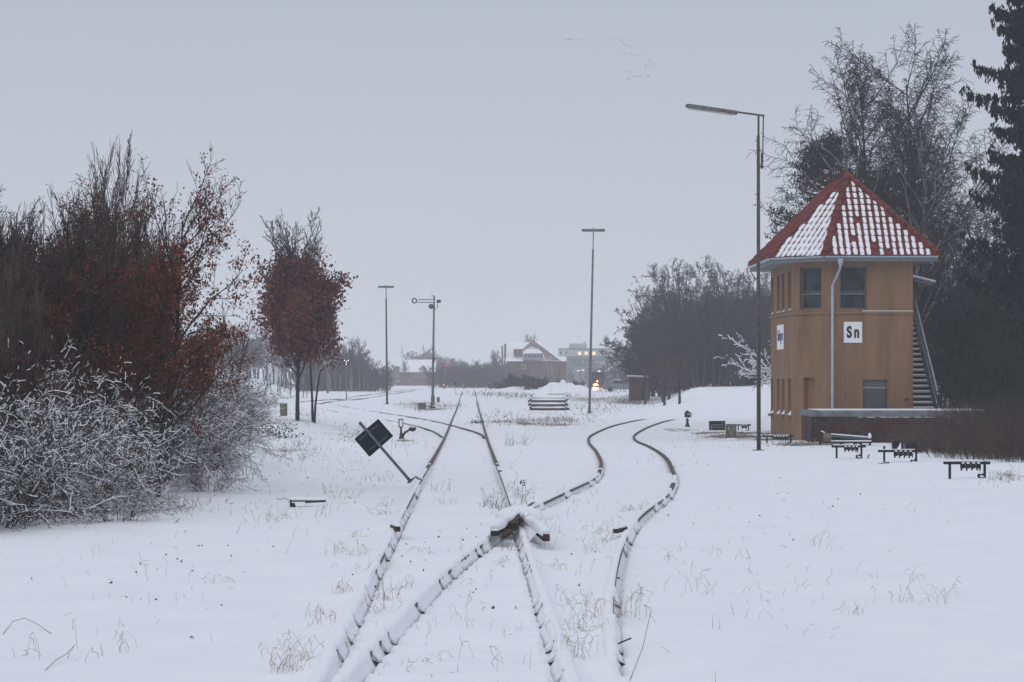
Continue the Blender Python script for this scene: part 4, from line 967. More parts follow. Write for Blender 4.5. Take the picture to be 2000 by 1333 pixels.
#==PART3
# ------------------------------------------------------------------ vegetation
def norm3(a): l = math.sqrt(a[0]*a[0]+a[1]*a[1]+a[2]*a[2]) or 1; return (a[0]/l, a[1]/l, a[2]/l)
def grow(rr, segs, pts, p, d, L, r, lev, sp):
    n = sp['seg'][lev]; st = L/n; path = [(p, r)]; g = rr.gauss; wob = sp['wob'][lev]; up = sp['up'][lev]
    rend = r*sp.get('taper', [.25]*6)[lev]
    for i in range(n):
        d = norm3((d[0]+g(0, wob), d[1]+g(0, wob), d[2]+g(0, wob)+up))
        q = (p[0]+d[0]*st, p[1]+d[1]*st, p[2]+d[2]*st); r1 = r+(rend-r)*(i+1)/n; r0 = r+(rend-r)*i/n
        segs.append((*p, *q, max(r0, sp['rmin']), max(r1, sp['rmin']), lev)); p = q; path.append((p, r1))
    if lev >= sp['leaf_lev']: pts.append((path[len(path)//2][0], lev)); pts.append((p, lev))
    if lev+1 >= len(sp['seg']): return
    nc = sp['n'][lev]; nc = max(1, int(nc*rr.uniform(.75, 1.25)+.5)); s0 = sp['start'][lev]
    for c in range(nc):
        t = s0+(1-s0)*((c+rr.random())/nc); f = t*n; i = min(int(f), n-1); f -= i
        a, b = path[i][0], path[i+1][0]; q = (a[0]+(b[0]-a[0])*f, a[1]+(b[1]-a[1])*f, a[2]+(b[2]-a[2])*f)
        ax = norm3((b[0]-a[0], b[1]-a[1], b[2]-a[2])); az = rr.uniform(0, 2*math.pi)
        rv = norm3((g(0, 1), g(0, 1), g(0, 1))); dt = rv[0]*ax[0]+rv[1]*ax[1]+rv[2]*ax[2]
        pv = norm3((rv[0]-dt*ax[0], rv[1]-dt*ax[1], rv[2]-dt*ax[2])); an = math.radians(sp['ang'][lev]*rr.uniform(.7, 1.3))
        dd = (ax[0]*math.cos(an)+pv[0]*math.sin(an), ax[1]*math.cos(an)+pv[1]*math.sin(an), ax[2]*math.cos(an)+pv[2]*math.sin(an))
        LL = L*sp['ratio'][lev]*rr.uniform(.6, 1.15)*(1-sp['fall'][lev]*t); rc = min(path[i][1]*.75, r*sp['rr'][lev]*(1-.4*t))
        grow(rr, segs, pts, q, dd, LL, rc, lev+1, sp)
def seg_mesh(name, segs, sides, mat, link=False):
    a = np.array([s[:8] for s in segs], float); p0, p1, r0, r1 = a[:, :3], a[:, 3:6], a[:, 6], a[:, 7]
    d = p1-p0; d /= np.maximum(np.linalg.norm(d, axis=1), 1e-6)[:, None]; ref = np.where(np.abs(d[:, 2:3]) < .9, [[0, 0, 1.]], [[1., 0, 0]])
    u = np.cross(d, ref); u /= np.linalg.norm(u, axis=1)[:, None]; v = np.cross(u, d); n = len(a)
    th = np.arange(sides)*2*np.pi/sides; ring = u[:, None]*np.cos(th)[None, :, None]+v[:, None]*np.sin(th)[None, :, None]
    V = np.concatenate([p0[:, None]+ring*r0[:, None, None], (p1+d*r1[:, None]*.3)[:, None]+ring*r1[:, None, None]], 1).reshape(-1, 3)
    k = np.arange(sides); b = (np.arange(n)*2*sides)[:, None]
    f = np.stack([b+k, b+(k+1) % sides, b+sides+(k+1) % sides, b+sides+k], 2).reshape(-1, 4)
    return np_mesh(name, V, f, M[mat], link=link)
def card_mesh(name, centers, size, mat, seed, per=1, spread=.05, aspect=.6, updir=None):
    rg = np.random.default_rng(seed); c = np.repeat(np.array(centers, float), per, 0); c = c+rg.normal(0, spread, c.shape); n = len(c)
    a = rg.normal(0, 1, (n, 3)); a /= np.linalg.norm(a, axis=1)[:, None]
    if updir is not None: a = a*.45+np.array(updir); a /= np.linalg.norm(a, axis=1)[:, None]
    b = rg.normal(0, 1, (n, 3)); b -= (b*a).sum(1)[:, None]*a; b /= np.linalg.norm(b, axis=1)[:, None]
    s = size*rg.uniform(.55, 1.3, (n, 1)); t = np.cross(a, b)
    V = np.stack([c-a*s, c-b*s*aspect+t*s*.25, c+a*s, c+b*s*aspect+t*s*.25], 1).reshape(-1, 3)
    f = np.arange(n*4).reshape(-1, 4); return np_mesh(name, V, f, M[mat], link=False)
def snow_on(segs, sel, fat=1.2, add=.006, seed=1):
    rr = random.Random(seed); out = []; pe = None; keep = False
    for s in segs:
        dx, dy, dz = s[3]-s[0], s[4]-s[1], s[5]-s[2]; L = math.sqrt(dx*dx+dy*dy+dz*dz)
        if not (pe == s[:3] and rr.random() < .72): keep = sel(s, rr)
        pe = s[3:6]
        if L < 1e-5 or abs(dz)/L > .88 or not keep: continue
        r0, r1 = s[6]*fat+add*rr.uniform(.6, 1.5), s[7]*fat+add*rr.uniform(.4, 1.3); o = .7
        out.append((s[0], s[1], s[2]+(s[6]+r0*.4)*o, s[3], s[4], s[5]+(s[7]+r1*.4)*o, r0, r1, s[8]))
    return out
def make_tree(name, seed, sp, h, r, nstem=1, lean=.05, thick_lev=1, thick_mat='bark', twig_mat='twig', leaves=None, snow=None, d0=None, spread=.0, limbs_name='trunk'):
    """returns dict of part meshes"""
    rr = random.Random(seed); segs, pts = [], []
    for i in range(nstem):
        a = rr.uniform(0, 6.28); rad = spread*math.sqrt(rr.random()); p = (math.cos(a)*rad, math.sin(a)*rad, -.15)
        ln = lean*rr.uniform(.3, 1.4); d = norm3((math.cos(a)*ln, math.sin(a)*ln, 1)) if d0 is None else norm3(d0)
        grow(rr, segs, pts, p, d, h*rr.uniform(.75, 1.0), r*rr.uniform(.7, 1), 0, sp)
    th = [s for s in segs if s[8] <= thick_lev]; tw = [s for s in segs if s[8] > thick_lev]; parts = {}
    if th: parts[limbs_name] = seg_mesh(limbs_name, th, 6, thick_mat)
    if tw: parts['twigs'] = seg_mesh('twigs', tw, 3, twig_mat)
    if leaves:
        sel, size, per, spr, mat_ = leaves; cs = [p for p, l in pts if sel(p, rr)]
        if cs: parts['leaves'] = card_mesh('leaves', cs, size, mat_, seed, per, spr)
    if snow:
        sn = snow_on(segs, *snow)
        if sn: parts['snow'] = seg_mesh('snow', sn, 4, 'snowcap')
    return parts
def place(name, parts, label, cat, loc, rz=0, sc=1, group=None, tilt=(0, 0)):
    T = thing(name, label, cat, loc, rz, group); T.scale = sc if hasattr(sc, '__len__') else (sc,)*3; T.rotation_euler = (tilt[0], tilt[1], rz)
    for k, me in parts.items():
        if name in ('undergrowth_bush', 'mound_bush') and k == 'trunk': k = 'stems'
        o = bpy.data.objects.new(k, me); C.objects.link(o); o.parent = T
        if k in ('twigs', 'leaves', 'needles', 'snow', 'stems'): o['kind'] = 'stuff'
    return T
def gp(x, y): return (x, y, float(H(x, y, False)))

SP_WHIP = dict(seg=[9, 6, 4], n=[22, 7], start=[.12, .15], ang=[26, 32], ratio=[.42, .42], fall=[.55, .4], rr=[.45, .55], wob=[.05, .07, .10], up=[.03, .06, .05], rmin=.0035, leaf_lev=1)
SP_OAK = dict(seg=[9, 7, 5, 3], n=[20, 8, 4], start=[.14, .2, .2], ang=[48, 42, 45], ratio=[.46, .42, .42], fall=[.5, .4, .3], rr=[.42, .5, .6], wob=[.05, .10, .13, .15], up=[.02, .05, .03, .0], rmin=.004, leaf_lev=2)
SP_BIRCH = dict(seg=[12, 9, 7, 6], n=[22, 14, 12], start=[.22, .12, .08], ang=[40, 40, 45], ratio=[.52, .42, .40], fall=[.50, .35, .3], rr=[.42, .42, .4], wob=[.045, .07, .10, .14], up=[.04, .06, -.005, -.13], rmin=.0105, leaf_lev=9)
SP_BROAD = dict(seg=[7, 7, 6, 5, 3], n=[9, 7, 5, 4], start=[.3, .2, .2, .15], ang=[42, 40, 42, 45], ratio=[.62, .52, .5, .5], fall=[.35, .35, .3, .2], rr=[.5, .5, .5, .55], wob=[.06, .09, .12, .14, .16], up=[.03, .05, .03, .02, .0], rmin=.010, leaf_lev=3)
SP_FAR = dict(seg=[6, 5, 4, 3], n=[13, 8, 6], start=[.25, .2, .15], ang=[38, 38, 42], ratio=[.5, .5, .5], fall=[.4, .35, .3], rr=[.5, .5, .5], wob=[.05, .09, .12, .15], up=[.03, .06, .04, .02], rmin=.022, leaf_lev=9)
SP_SHRUB = dict(seg=[10, 7, 5], n=[11, 6], start=[.12, .1], ang=[46, 50], ratio=[.38, .40], fall=[.3, .3], rr=[.5, .6], wob=[.12, .15, .18], up=[-.03, -.03, -.03], rmin=.0035, leaf_lev=9)
SP_BRUSH = dict(seg=[7, 4], n=[11], start=[.15], ang=[28], ratio=[.35], fall=[.3], rr=[.5], wob=[.06, .10], up=[.02, .04], rmin=.0028, leaf_lev=9)

# --- left thicket behind the snowy brambles
whips = [make_tree('young_tree', 20+i, dict(SP_WHIP, n=[30, 8], rmin=.0045, wob=[.045, .06, .08], ang=[20, 24], up=[.05, .10, .08], fall=[.6, .4]), 4.6, .032, nstem=10, lean=.10, thick_lev=0, thick_mat=('bark_thick', 'twig_brown', 'bark')[i], twig_mat=('bark_thick', 'twig_brown', 'twig_brown')[i], spread=.45,
          leaves=((lambda p, r: r.random() < .10 and p[2] < 3.8, .040, 2, .05, 'leaf2') if i != 1 else None)) for i in range(3)]
reds = [make_tree('oak', 40+i, dict(SP_OAK, n=[26, 9, 5], ratio=[.5, .45, .42]), 4.6, .05, nstem=1, thick_lev=1, thick_mat='bark', twig_mat='bark_thick',
          leaves=(lambda p, r: r.random() < .50*max(.06, 1-max(0, p[2]-2.2)/2.2), .027, 4, .05, 'leaf' if i == 0 else 'leaf2')) for i in range(2)]
shr = [make_tree('bramble', 60+i, SP_SHRUB, 2.1, .011, nstem=32, lean=.75, thick_lev=-1, twig_mat=('bark_thick', 'twig_brown', 'twig_brown')[i], spread=.6,
          snow=(lambda s, r: r.random() < .30 and s[5] > .1, .95, .0022)) for i in range(3)]
rt = random.Random(77)
def left_edge(y): return float(np.interp(y, [30, 34.7, 43, 52, 65, 80, 100, 112], [-6.0, -6.35, -5.6, -5.85, -6.9, -7.9, -9.4, -10.2]))
k = 0
for i in range(46):   # brambles, front row and the one behind it
    y = 34.5+i*1.02*(1+.02*i) if i < 26 else 34.0+(i-26)*1.9; row = 0 if i < 26 else 1
    x = left_edge(y)-.75-row*1.5-rt.uniform(0, .3)-(.75 if 40.3 < y < 45.6 and row == 0 else 0); s = rt.uniform(.85, 1.05)*(1.0 if row == 0 else 1.25)
    if y > 60: s *= 1.0
    place('bramble', shr[i % 3], ('snow-laced bramble, %s of the front row counting away from the camera' if i < 26 else 'snow-laced bramble, %s of the back row counting away from the camera') % ordw(i if i < 26 else i-26), 'bramble', gp(x, y), rt.uniform(0, 6.28), (s, s, s*rt.uniform(.85, 1.1)*1.05), 'snowy brambles along the left edge')
for (x, y, s) in ((-5.2, 36.2, .5), (-5.0, 46.0, .42), (-6.1, 56.5, .45), (-7.3, 72, .6), (-8.6, 88, .7), (-9.3, 99, .8), (-6.3, 39.5, .45)):
    place('bramble', shr[1], 'low snowy bramble creeping out of the thicket %s' % {36.2: 'nearest the camera', 46.0: 'just past the oak trunk', 56.5: 'between the oak and the thicket end', 72: 'near the far end of the thicket', 88: 'at the far end, larger', 99: 'furthest of all, beside the leafy sprigs', 39.5: 'just before the oak trunk'}[y], 'bramble', gp(x, y), rt.uniform(0, 6.28), s, 'low brambles at the foot of the thicket')
# oak with the red-brown leaves in front: trunk base near pixel (305, 945)
FO = make_tree('oak', 44, dict(SP_OAK, n=[32, 10, 5], ratio=[.5, .45, .42], fall=[.4, .4, .3]), 5.35, .072, thick_lev=1, thick_mat='bark', twig_mat='bark_thick', lean=.02,
          leaves=(lambda p, r: r.random() < (.72 if p[2] < 3.3 else .72*max(.10, 1-(p[2]-3.3)/1.3)) and p[2] > .7, .028, 6, .055, 'leaf'))
place('oak', FO, 'second rust-leaved oak, thinner, just behind and left of the snowy-trunked one', 'oak', gp(-6.75, 48.6), 4.4, (.95, .95, 1.1))
o = place('oak', FO, 'young oak with rust-red leaves and a snowy dark trunk at the thicket edge', 'oak', gp(-5.68, 44.4), 2.0, (.90, .90, 1.10))
# red-leaved young trees further left and behind
for (x, y, s, lab) in ((-7.3, 46.5, 1.0, 'red-leaved young oak just behind and left of the front oak'), (-8.6, 49, .98, 'brown-leaved young oak in the middle of the left thicket'), (-6.6, 50.5, 1.05, 'red-leaved young oak behind the front oak on its right'), (-8.2, 44, .72, 'small red-leaved oak low in the left thicket'), (-10.3, 52, .95, 'brown-leaved young oak at the far left of the thicket'), (-7.0, 42.6, .62, 'smallest red-leaved oak among the snowy brambles'), (-8.4, 46.8, 1.02, 'tall red-leaved young oak in the second row of the left thicket'), (-7.9, 50, .92, 'red-leaved young oak deep in the left thicket'), (-9.4, 48, .9, 'brown-red young oak near the left edge of the photo'), (-6.9, 45.6, .95, 'red-leaved young oak touching the front oak from the left')):
    y -= 2.2; x += .25
    place('oak', reds[int(s*50) % 2], lab, 'oak', gp(x, y), rt.uniform(0, 6.28), s)
lab = 'dense leafless many-stemmed young tree in the left thicket'
tops = [(-9.1, 47), (-8.3, 48.5), (-7.8, 54.5), (-7.2, 52), (-9.8, 50.5), (-8.9, 53), (-10.6, 55.5), (-8.1, 55), (-7.5, 58), (-9.4, 58), (-8.5, 62), (-11.2, 60), (-8.0, 45.2), (-7.2, 44.6), (-6.9, 47.6), (-8.9, 43.8), (-10.0, 46.2), (-12, 63), (-10, 66), (-7.9, 40.5), (-7.1, 40), (-7.6, 38), (-8.2, 42), (-8.0, 46.6), (-8.8, 46), (-9.3, 49.2), (-7.4, 48.6), (-9.8, 55), (-6.5, 46.4), (-9.2, 51.6)]
for i, (x, y) in enumerate(tops):
    s = rt.uniform(.90, 1.08)*(.70 if y < 42 else 1); xpx = 1000+x/y*F
    if xpx < 150: s *= .92
    if x == -7.8: s = 1.30
    place('young_tree', whips[i % 3], 'tallest whip-like bare young tree, rising above the left thicket' if x == -7.8 else 'leafless many-stemmed young tree, %s nearest of the left thicket' % ordw(sorted((q[1], q[0]) for q in tops).index((y, x))), 'young tree', gp(x, y), rt.uniform(0, 6.28), (s*(.7 if x == -7.8 else 1.05), s*(.7 if x == -7.8 else 1.05), s), None if x == -7.8 else 'bare young trees of the left thicket')
# thin bare trees between thicket and leafy tree
TH = make_tree('bare_tree', 91, dict(SP_OAK, n=[13, 6, 3], ang=[38, 38, 40], up=[.02, .08, .05, .02]), 4.6, .05, nstem=2, spread=.2, lean=.12, thick_lev=1, thick_mat='bark', twig_mat='bark')
place('bare_tree', TH, 'thin two-stemmed bare tree just right of the left thicket', 'tree', gp(-9.75, 96), .7, 1.0)
place('bare_tree', TH, 'smaller bare sapling behind the right end of the left thicket', 'tree', gp(-11.9, 108), 2.7, .75)

# --- tree with retained red-brown crown, bare tips above (pixel 587, 820)
b = G(587, 822); kk = b.y/F
HT = (822-425)*kk
LT = make_tree('hornbeam', 101, dict(SP_OAK, seg=[9, 8, 6, 3], n=[42, 11, 5], start=[.26, .15, .15], ang=[44, 34, 36], ratio=[.50, .42, .42], fall=[.42, .4, .3], up=[.02, .11, .06, .05], wob=[.03, .07, .10, .12], rmin=.012, leaf_lev=2), HT*.93, .13, lean=.0, thick_lev=1, thick_mat='bark', twig_mat='twig',
          leaves=(lambda p, r: r.random() < (1.0 if p[2] < HT*.70 else max(0, 1-(p[2]-HT*.70)/(HT*.22))) and p[2] > HT*.30, .095, 5, .26, 'leaf2'))
place('hornbeam', LT, 'round-crowned tree holding dense red-brown leaves, bare twigs on top', 'tree', (b.x-.12, b.y, b.z), .3, (.84, .84, .90))
SL = make_tree('slim', 102, dict(SP_OAK, n=[12, 5, 3], start=[.55, .2, .2], rmin=.009, ang=[35, 38, 40]), HT*.62, .10, lean=.0, thick_lev=1, thick_mat='bark', twig_mat='twig', leaves=(lambda p, r: r.random() < .8, .10, 3, .2, 'leaf2'), snow=(lambda s, r: r.random() < .5, 1.0, .012))
place('hornbeam', SL, 'slim red-leaved tree with snow-plastered trunk right beside the round-crowned one', 'tree', gp(b.x+.38, b.y+1.6), 1.0, (.7, .7, .95))
place('hornbeam', SL, 'slimmest of the three red-leaved trunks, rightmost and slightly leaning', 'tree', gp(b.x+.60, b.y-.6), 2.4, (.6, .6, .82), tilt=(0, -.03))

# --- birches and broad bare trees behind the signal box
BI = [make_tree('birch', 120+i, SP_BIRCH, 15.5, .17, nstem=(2 if i == 0 else 1), lean=.13, spread=.5, thick_lev=1, thick_mat='bark_birch' if i == 0 else 'bark', twig_mat='bark') for i in range(2)]
def base_at(px, Y): return gp((px-1000)/F*Y, Y)
place('birch', BI[0], 'tall silver birch with drooping twigs straight behind the roof peak', 'birch', base_at(1745, 118), 0.4, (1.0, 1.0, .92), tilt=(0, -.05))
place('birch', BI[1], 'leaning birch left of the tall one, its crown drooping over open sky', 'birch', base_at(1700, 121), 2.2, .92, tilt=(0, -.12))
place('birch', BI[1], 'birch between the tall one and the spruce', 'birch', base_at(1815, 122), 4.1, .95, tilt=(0, .02))
place('birch', BI[0], 'birch half hidden behind the spruce, leaning right', 'birch', base_at(1850, 128), 5.3, .80, tilt=(0, .12))
BR = [make_tree('broad', 140+i, SP_BROAD, 7.5, .16, nstem=2, lean=.30, spread=.3, thick_lev=1, thick_mat='bark', twig_mat='twig') for i in range(2)]
place('bare_tree', BR[0], 'spreading bare tree right of the tiled roof, over the stair', 'tree', base_at(1860, 118), 1.0, (1.1, 1.1, .98))
place('bare_tree', BR[1], 'spreading bare tree behind the spruce at the right edge', 'tree', base_at(1935, 118), 2.0, 1.05)
place('bare_tree', BR[1], 'dark bare tree between the stair and the spruce', 'tree', base_at(1955, 108), 4.0, (.9, .9, .68))
place('bare_tree', BR[0], 'bare tree directly behind the outside stair', 'tree', base_at(1830, 122), 3.2, (.9, .9, .66))
UG = make_tree('under', 150, dict(SP_BROAD, seg=[5, 5, 4, 3, 3], n=[8, 6, 5, 4], start=[.05, .1, .1, .1], rmin=.012), 3.6, .05, nstem=9, lean=.5, spread=1.2, thick_lev=0, thick_mat='twig', twig_mat='bark')
for i, (px, Y, s) in enumerate([(1835, 121, 1.3), (1870, 117, 1.0), (2010, 98, .8), (2025, 95, .9), (2040, 93, 1.0), (1860, 124, 1.3), (1925, 112, 1.2), (1990, 106, 1.2), (2010, 104, 1.3), (2060, 100, 1.4), (1860, 130, 1.7), (1920, 122, 1.8), (1985, 120, 1.8)]):
    place('undergrowth_bush', UG, 'dense dark leafless bush right of the signal box, %s from the stair' % ordw(i), 'bush', base_at(px, Y), i*1.3, s, 'undergrowth right of the signal box')
# --- hedge of brown brush in front of the terrace, at the right edge
BU = [make_tree('brush', 160+i, SP_BRUSH, 1.25, .006, nstem=85, lean=.34, spread=.85, thick_lev=-1, twig_mat=('bark_thick', 'stalk')[i]) for i in range(2)]
hs = [(2010, 62, .8), (1975, 63, .9), (1940, 66, .95), (1905, 69, .95), (1870, 71, .95), (1840, 74, .95), (1815, 77, .9), (1795, 80, .85), (2040, 66, 1.1), (2000, 67, 1.15), (1960, 70, 1.2), (1920, 73, 1.2), (1885, 76, 1.2), (1855, 79, 1.2), (1825, 82, 1.15), (1800, 84.5, .95), (1990, 74, 1.45), (1950, 77, 1.45), (1910, 80, 1.4), (1875, 83, 1.3), (1845, 85.5, 1.1), (1780, 83, .6), (1975, 82, 1.6), (1935, 86, 1.55), (2030, 76, 1.6)]
for i, (px, Y, s) in enumerate(hs):
    hz_ = float(np.interp(px, [1780, 1860, 1900, 1960], [.50, .58, .75, 1.0])); Y += 0
    place('brush_clump', BU[i % 2], 'brown leafless brush clump, %s of the %s row counted from the right edge' % (ordw(i if i < 8 else i-8 if i < 16 else i-16), 'front' if i < 8 else 'middle' if i < 16 else 'back'), 'bush', base_at(px, Y), i*2.1, (s*.9, s*.9, s*hz_*rt.uniform(.85, 1.1)), 'brown brush hedge at the right edge')

# --- spruce at the right edge
def spruce():
    b = base_at(2008, 101); rr = random.Random(5); segs = []; nd = []; Ht = 17.5
    segs2 = [(0, 0, -.2, 0, 0, Ht*.5, .24, .14, 0), (0, 0, Ht*.5, 0, 0, Ht, .14, .03, 0)]
    z = 1.5
    while z < Ht-.3:
        R = 4.2*(1-(z/Ht))**.42*(.75+.25*math.sin(z*2.1)); 
        for i in range(5):
            a = i*1.2566+z*2.4+rr.uniform(-.3, .3); L = R*rr.uniform(.72, 1.08); p = (0, 0, z+rr.uniform(-.2, .2)); n = 8; d = (math.cos(a), math.sin(a), -.12)
            for j in range(n):
                t = j/n; d = norm3((math.cos(a)+rr.gauss(0, .05), math.sin(a)+rr.gauss(0, .05), -.30+.75*t)); q = tuple(p[m]+d[m]*L/n for m in range(3)); segs.append((*p, *q, .035*(1-t)+.008, .03*(1-t)+.008, 1))
                # hanging curtains of twigs, dense needles
                if j > 0:
                    for c in range(4):
                        o = rr.uniform(-.34, .34); hx, hy = p[0]-math.sin(a)*o, p[1]+math.cos(a)*o; hl = rr.uniform(.25, 1.05)*(1-.55*t)*(1-.35*z/Ht); m = max(2, int(hl/.10))
                        for e in range(m):
                            s = e/m; nd.append((hx+rr.gauss(0, .035), hy+rr.gauss(0, .035), p[2]-s*hl+rr.gauss(0, .02)))
                for c in range(5): nd.append((p[0]+rr.gauss(0, .10), p[1]+rr.gauss(0, .10), p[2]+rr.gauss(0.0, .06)))
                p = q
            for c in range(5): nd.append((p[0]+rr.gauss(0, .06), p[1]+rr.gauss(0, .06), p[2]+c*.05))
        z += .74
    parts = {'trunk': seg_mesh('trunk', segs2, 8, 'bark'), 'branches': seg_mesh('branches', segs, 4, 'bark'), 'needles': card_mesh('needles', nd, .13, 'needle', 3, 3, .045, .34, updir=(0, 0, -.7))}
    place('spruce', parts, 'dark drooping spruce cut off by the right edge', 'spruce', b, 0)
spruce()
def pine():
    rr = random.Random(9); segs = [(0, 0, -.2, .1, 0, 5, .2, .15, 0), (.1, 0, 5, 0, 0, 11.3, .15, .05, 0)]; nd = []
    z = 5.2
    while z < 11.5:
        for i in range(3):
            a = rr.uniform(0, 6.28); L = 2.8*rr.uniform(.55, 1)*(1.12-max(0, z-8.2)/4.6); p = (0, 0, z); n = 6
            for j in range(n):
                t = j/n; d = norm3((math.cos(a)+rr.gauss(0, .12), math.sin(a)+rr.gauss(0, .12), .12+.35*t)); q = tuple(p[m]+d[m]*L/n for m in range(3)); segs.append((*p, *q, .06*(1-t)+.012, .05*(1-t)+.012, 1)); p = q
                if j >= 2:
                    for c in range(3):
                        c0 = (p[0]+rr.gauss(0, .26), p[1]+rr.gauss(0, .26), p[2]+rr.gauss(.08, .14)); segs.append((*p, *c0, .012, .008, 2))
                        for e in range(24): nd.append((c0[0]+rr.gauss(0, .14), c0[1]+rr.gauss(0, .14), c0[2]+rr.gauss(0, .09)))
        z += .33
    parts = {'trunk': seg_mesh('trunk', segs, 6, 'bark'), 'needles': card_mesh('needles', nd, .085, 'pine', 4, 1, .02, .30, updir=(0, 0, .5))}
    place('pine', parts, 'dark green pine rising behind the left slope of the tiled roof', 'pine', base_at(1622, 128), .5, (1.05, 1.05, 1.0))
    place('pine', parts, 'second dark pine hidden mostly behind the tiled roof', 'pine', base_at(1735, 135), 2.5, (1, 1, .85))
pine()

# --- wood to the left of the signal box
FW = [make_tree('wood', 180+i, dict(SP_BROAD, rmin=.018, n=[7, 5, 4, 4], ang=[34, 38, 42, 45]), 8.0, .15, nstem=2, lean=.14, spread=.5, thick_lev=1, thick_mat='bark', twig_mat=('bark', 'twig')[i],
        leaves=(lambda p, r: r.random() < .14, .075, 2, .16, 'leaf_dull')) for i in range(2)]
rw = random.Random(12); i = 0
for row, Y in enumerate((224, 244, 264)):
    for px in range(1228, 1560, 27):
        px2 = px+rw.uniform(-9, 9)+row*9; top = float(np.interp(px2, [1215, 1240, 1290, 1330, 1400, 1440, 1500, 1560], [672, 620, 572, 560, 560, 585, 570, 560]))
        if px2 < (1296, 1274, 1242)[row]: continue
        Yj = Y+rw.uniform(-5, 5); bs = base_at(px2, Yj); zt = CZ+(HY-top)/F*Yj; s = (zt-bs[2])/8.3*rw.uniform(.94, 1.06)
        place('wood_tree', FW[i % 2], 'bare tree of the dense wood, %s from the left in its %s row' % (ordw((px-1228)//27), ('nearest', 'middle', 'furthest')[row]), 'tree', bs, rw.uniform(0, 6.28), (s*.80, s*.80, s), 'trees of the wood left of the signal box'); i += 1
for i in range(26):
    px2 = 1286+i*10.5; Yj = 222+rw.uniform(-2, 26); bs = base_at(px2, Yj)
    place('undergrowth_bush', UG, 'dark leafless bush at the foot of the wood, %s from the brick hut' % ordw(i), 'bush', bs, rw.uniform(0, 6), rw.uniform(1.3, 1.9)*(.7 if px2 < 1290 else 1), 'undergrowth at the foot of the wood')
RS = make_tree('redsap', 190, dict(SP_OAK, n=[12, 6, 4], start=[.3, .15, .15], rmin=.012), 4.2, .14, lean=.04, thick_lev=1, thick_mat='bark', twig_mat='twig', leaves=(lambda p, r: r.random() < .35, .06, 1, .15, 'leaf'))
for px, py, s, lab in ((1298, 792, 1.0, 'small tree with a few dull red leaves and a stout trunk, right of the hut'), (1327, 790, .82, 'slim crooked young tree standing in the snow right of the stout one'), (1260, 790, .85, 'thin dark tree in front of the doorway of the brick hut')):
    place('young_tree', RS, lab, 'young tree', G(px, py), px*.1, s)
SB = make_tree('snowbush', 195, dict(SP_SHRUB, rmin=.010, n=[11, 7], ang=[32, 34], wob=[.08, .10, .12]), 3.4, .025, nstem=9, lean=1.3, spread=.3, thick_lev=-1, twig_mat='twig', snow=(lambda s, r: r.random() < .6, .9, .010))
place('snowy_bush', SB, 'bush of snow-white branches between the lamp mast and the signal box wall', 'bush', (13.4, 135, float(H(13.4, 135, False))+.4), 0, 1.1)

# --- far trees
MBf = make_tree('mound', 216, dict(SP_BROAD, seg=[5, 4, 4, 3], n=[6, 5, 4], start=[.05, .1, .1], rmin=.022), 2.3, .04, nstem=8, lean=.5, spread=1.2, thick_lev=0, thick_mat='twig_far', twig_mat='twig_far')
MBu = make_tree('mound', 215, dict(SP_BROAD, seg=[5, 4, 4, 3, 3], n=[7, 6, 5, 4], start=[.05, .1, .1, .1], rmin=.018), 2.3, .04, nstem=8, lean=.8, spread=1.0, thick_lev=0, thick_mat='twig', twig_mat='twig')
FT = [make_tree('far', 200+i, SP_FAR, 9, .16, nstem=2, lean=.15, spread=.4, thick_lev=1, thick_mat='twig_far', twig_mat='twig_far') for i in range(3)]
def far_row(Y, pxs, tops, step, label, group, jit=.5, w=1.0, zadd=0, name='distant_tree'):
    px = pxs[0]; i = 0
    while px < pxs[-1]:
        p2 = px+rw.uniform(-jit, jit)*step; top = float(np.interp(p2, pxs, tops)); Yj = Y*rw.uniform(.97, 1.03); x = (p2-1000)/F*Yj; z0 = float(H(x, Yj, False))+zadd; s = max(.3, (CZ+(HY-top)/F*Yj-z0)/9.6)*rw.uniform(.88, 1.05)
        place(name, FT[rw.randrange(3)], label+', '+ordw(i)+' from the left', 'tree', (x, Yj, z0), rw.uniform(0, 6.28), (s*w, s*w, s), group); px += step; i += 1
far_row(372, [392, 430, 500, 560, 640, 690, 715, 752], [640, 634, 650, 640, 648, 668, 684, 735], 13, 'far left wood, hazy bare tree left of the square signal', 'trees of the hazy wood on the left', w=1.1)
far_row(338, [585, 620, 660, 700, 730, 750], [690, 672, 676, 690, 706, 740], 11, 'near edge of hazy left wood, bare tree', 'trees of the hazy wood on the left', w=1.0)
for i in range(24):
    px = 598+i*6.2; place('undergrowth_bush', MBf, 'grey leafless bush at the foot of the hazy left wood, %s from the left' % ordw(i), 'bush', base_at(px, 336+rw.uniform(0, 12)), i*1.9, rw.uniform(.7, 1.3), 'undergrowth at the foot of the left wood')
for i in range(20):
    px = 862+i*7; place('undergrowth_bush', MBf, 'misty leafless bush beyond the track end, %s from the left' % ordw(i), 'bush', base_at(px, 450+rw.uniform(0, 12)), i*1.9, rw.uniform(1.0, 1.6), 'misty bushes beyond the track end')
far_row(355, [395, 500], [668, 672], 13, 'hazy bare tree close beyond the left thicket', 'trees of the hazy wood on the left', w=1.1)
far_row(660, [800, 830, 860, 885, 905, 930, 960, 990], [682, 680, 686, 694, 702, 703, 700, 690], 9, 'faint tree in the far mist beyond the tracks', 'misty trees beyond the end of the tracks', w=1.2)
far_row(480, [862, 900, 950, 985], [722, 712, 715, 705], 9, 'low misty tree before the others beyond the tracks', 'misty trees beyond the end of the tracks', w=1.2)
far_row(480, [1100, 1230], [724, 708], 22, 'misty tree before the flat-roofed building', 'misty trees before the white building', w=1.0)
far_row(330, [1185, 1235], [700, 690], 12, 'misty bare tree between the white building and the wood', 'misty trees before the white building', w=.8)
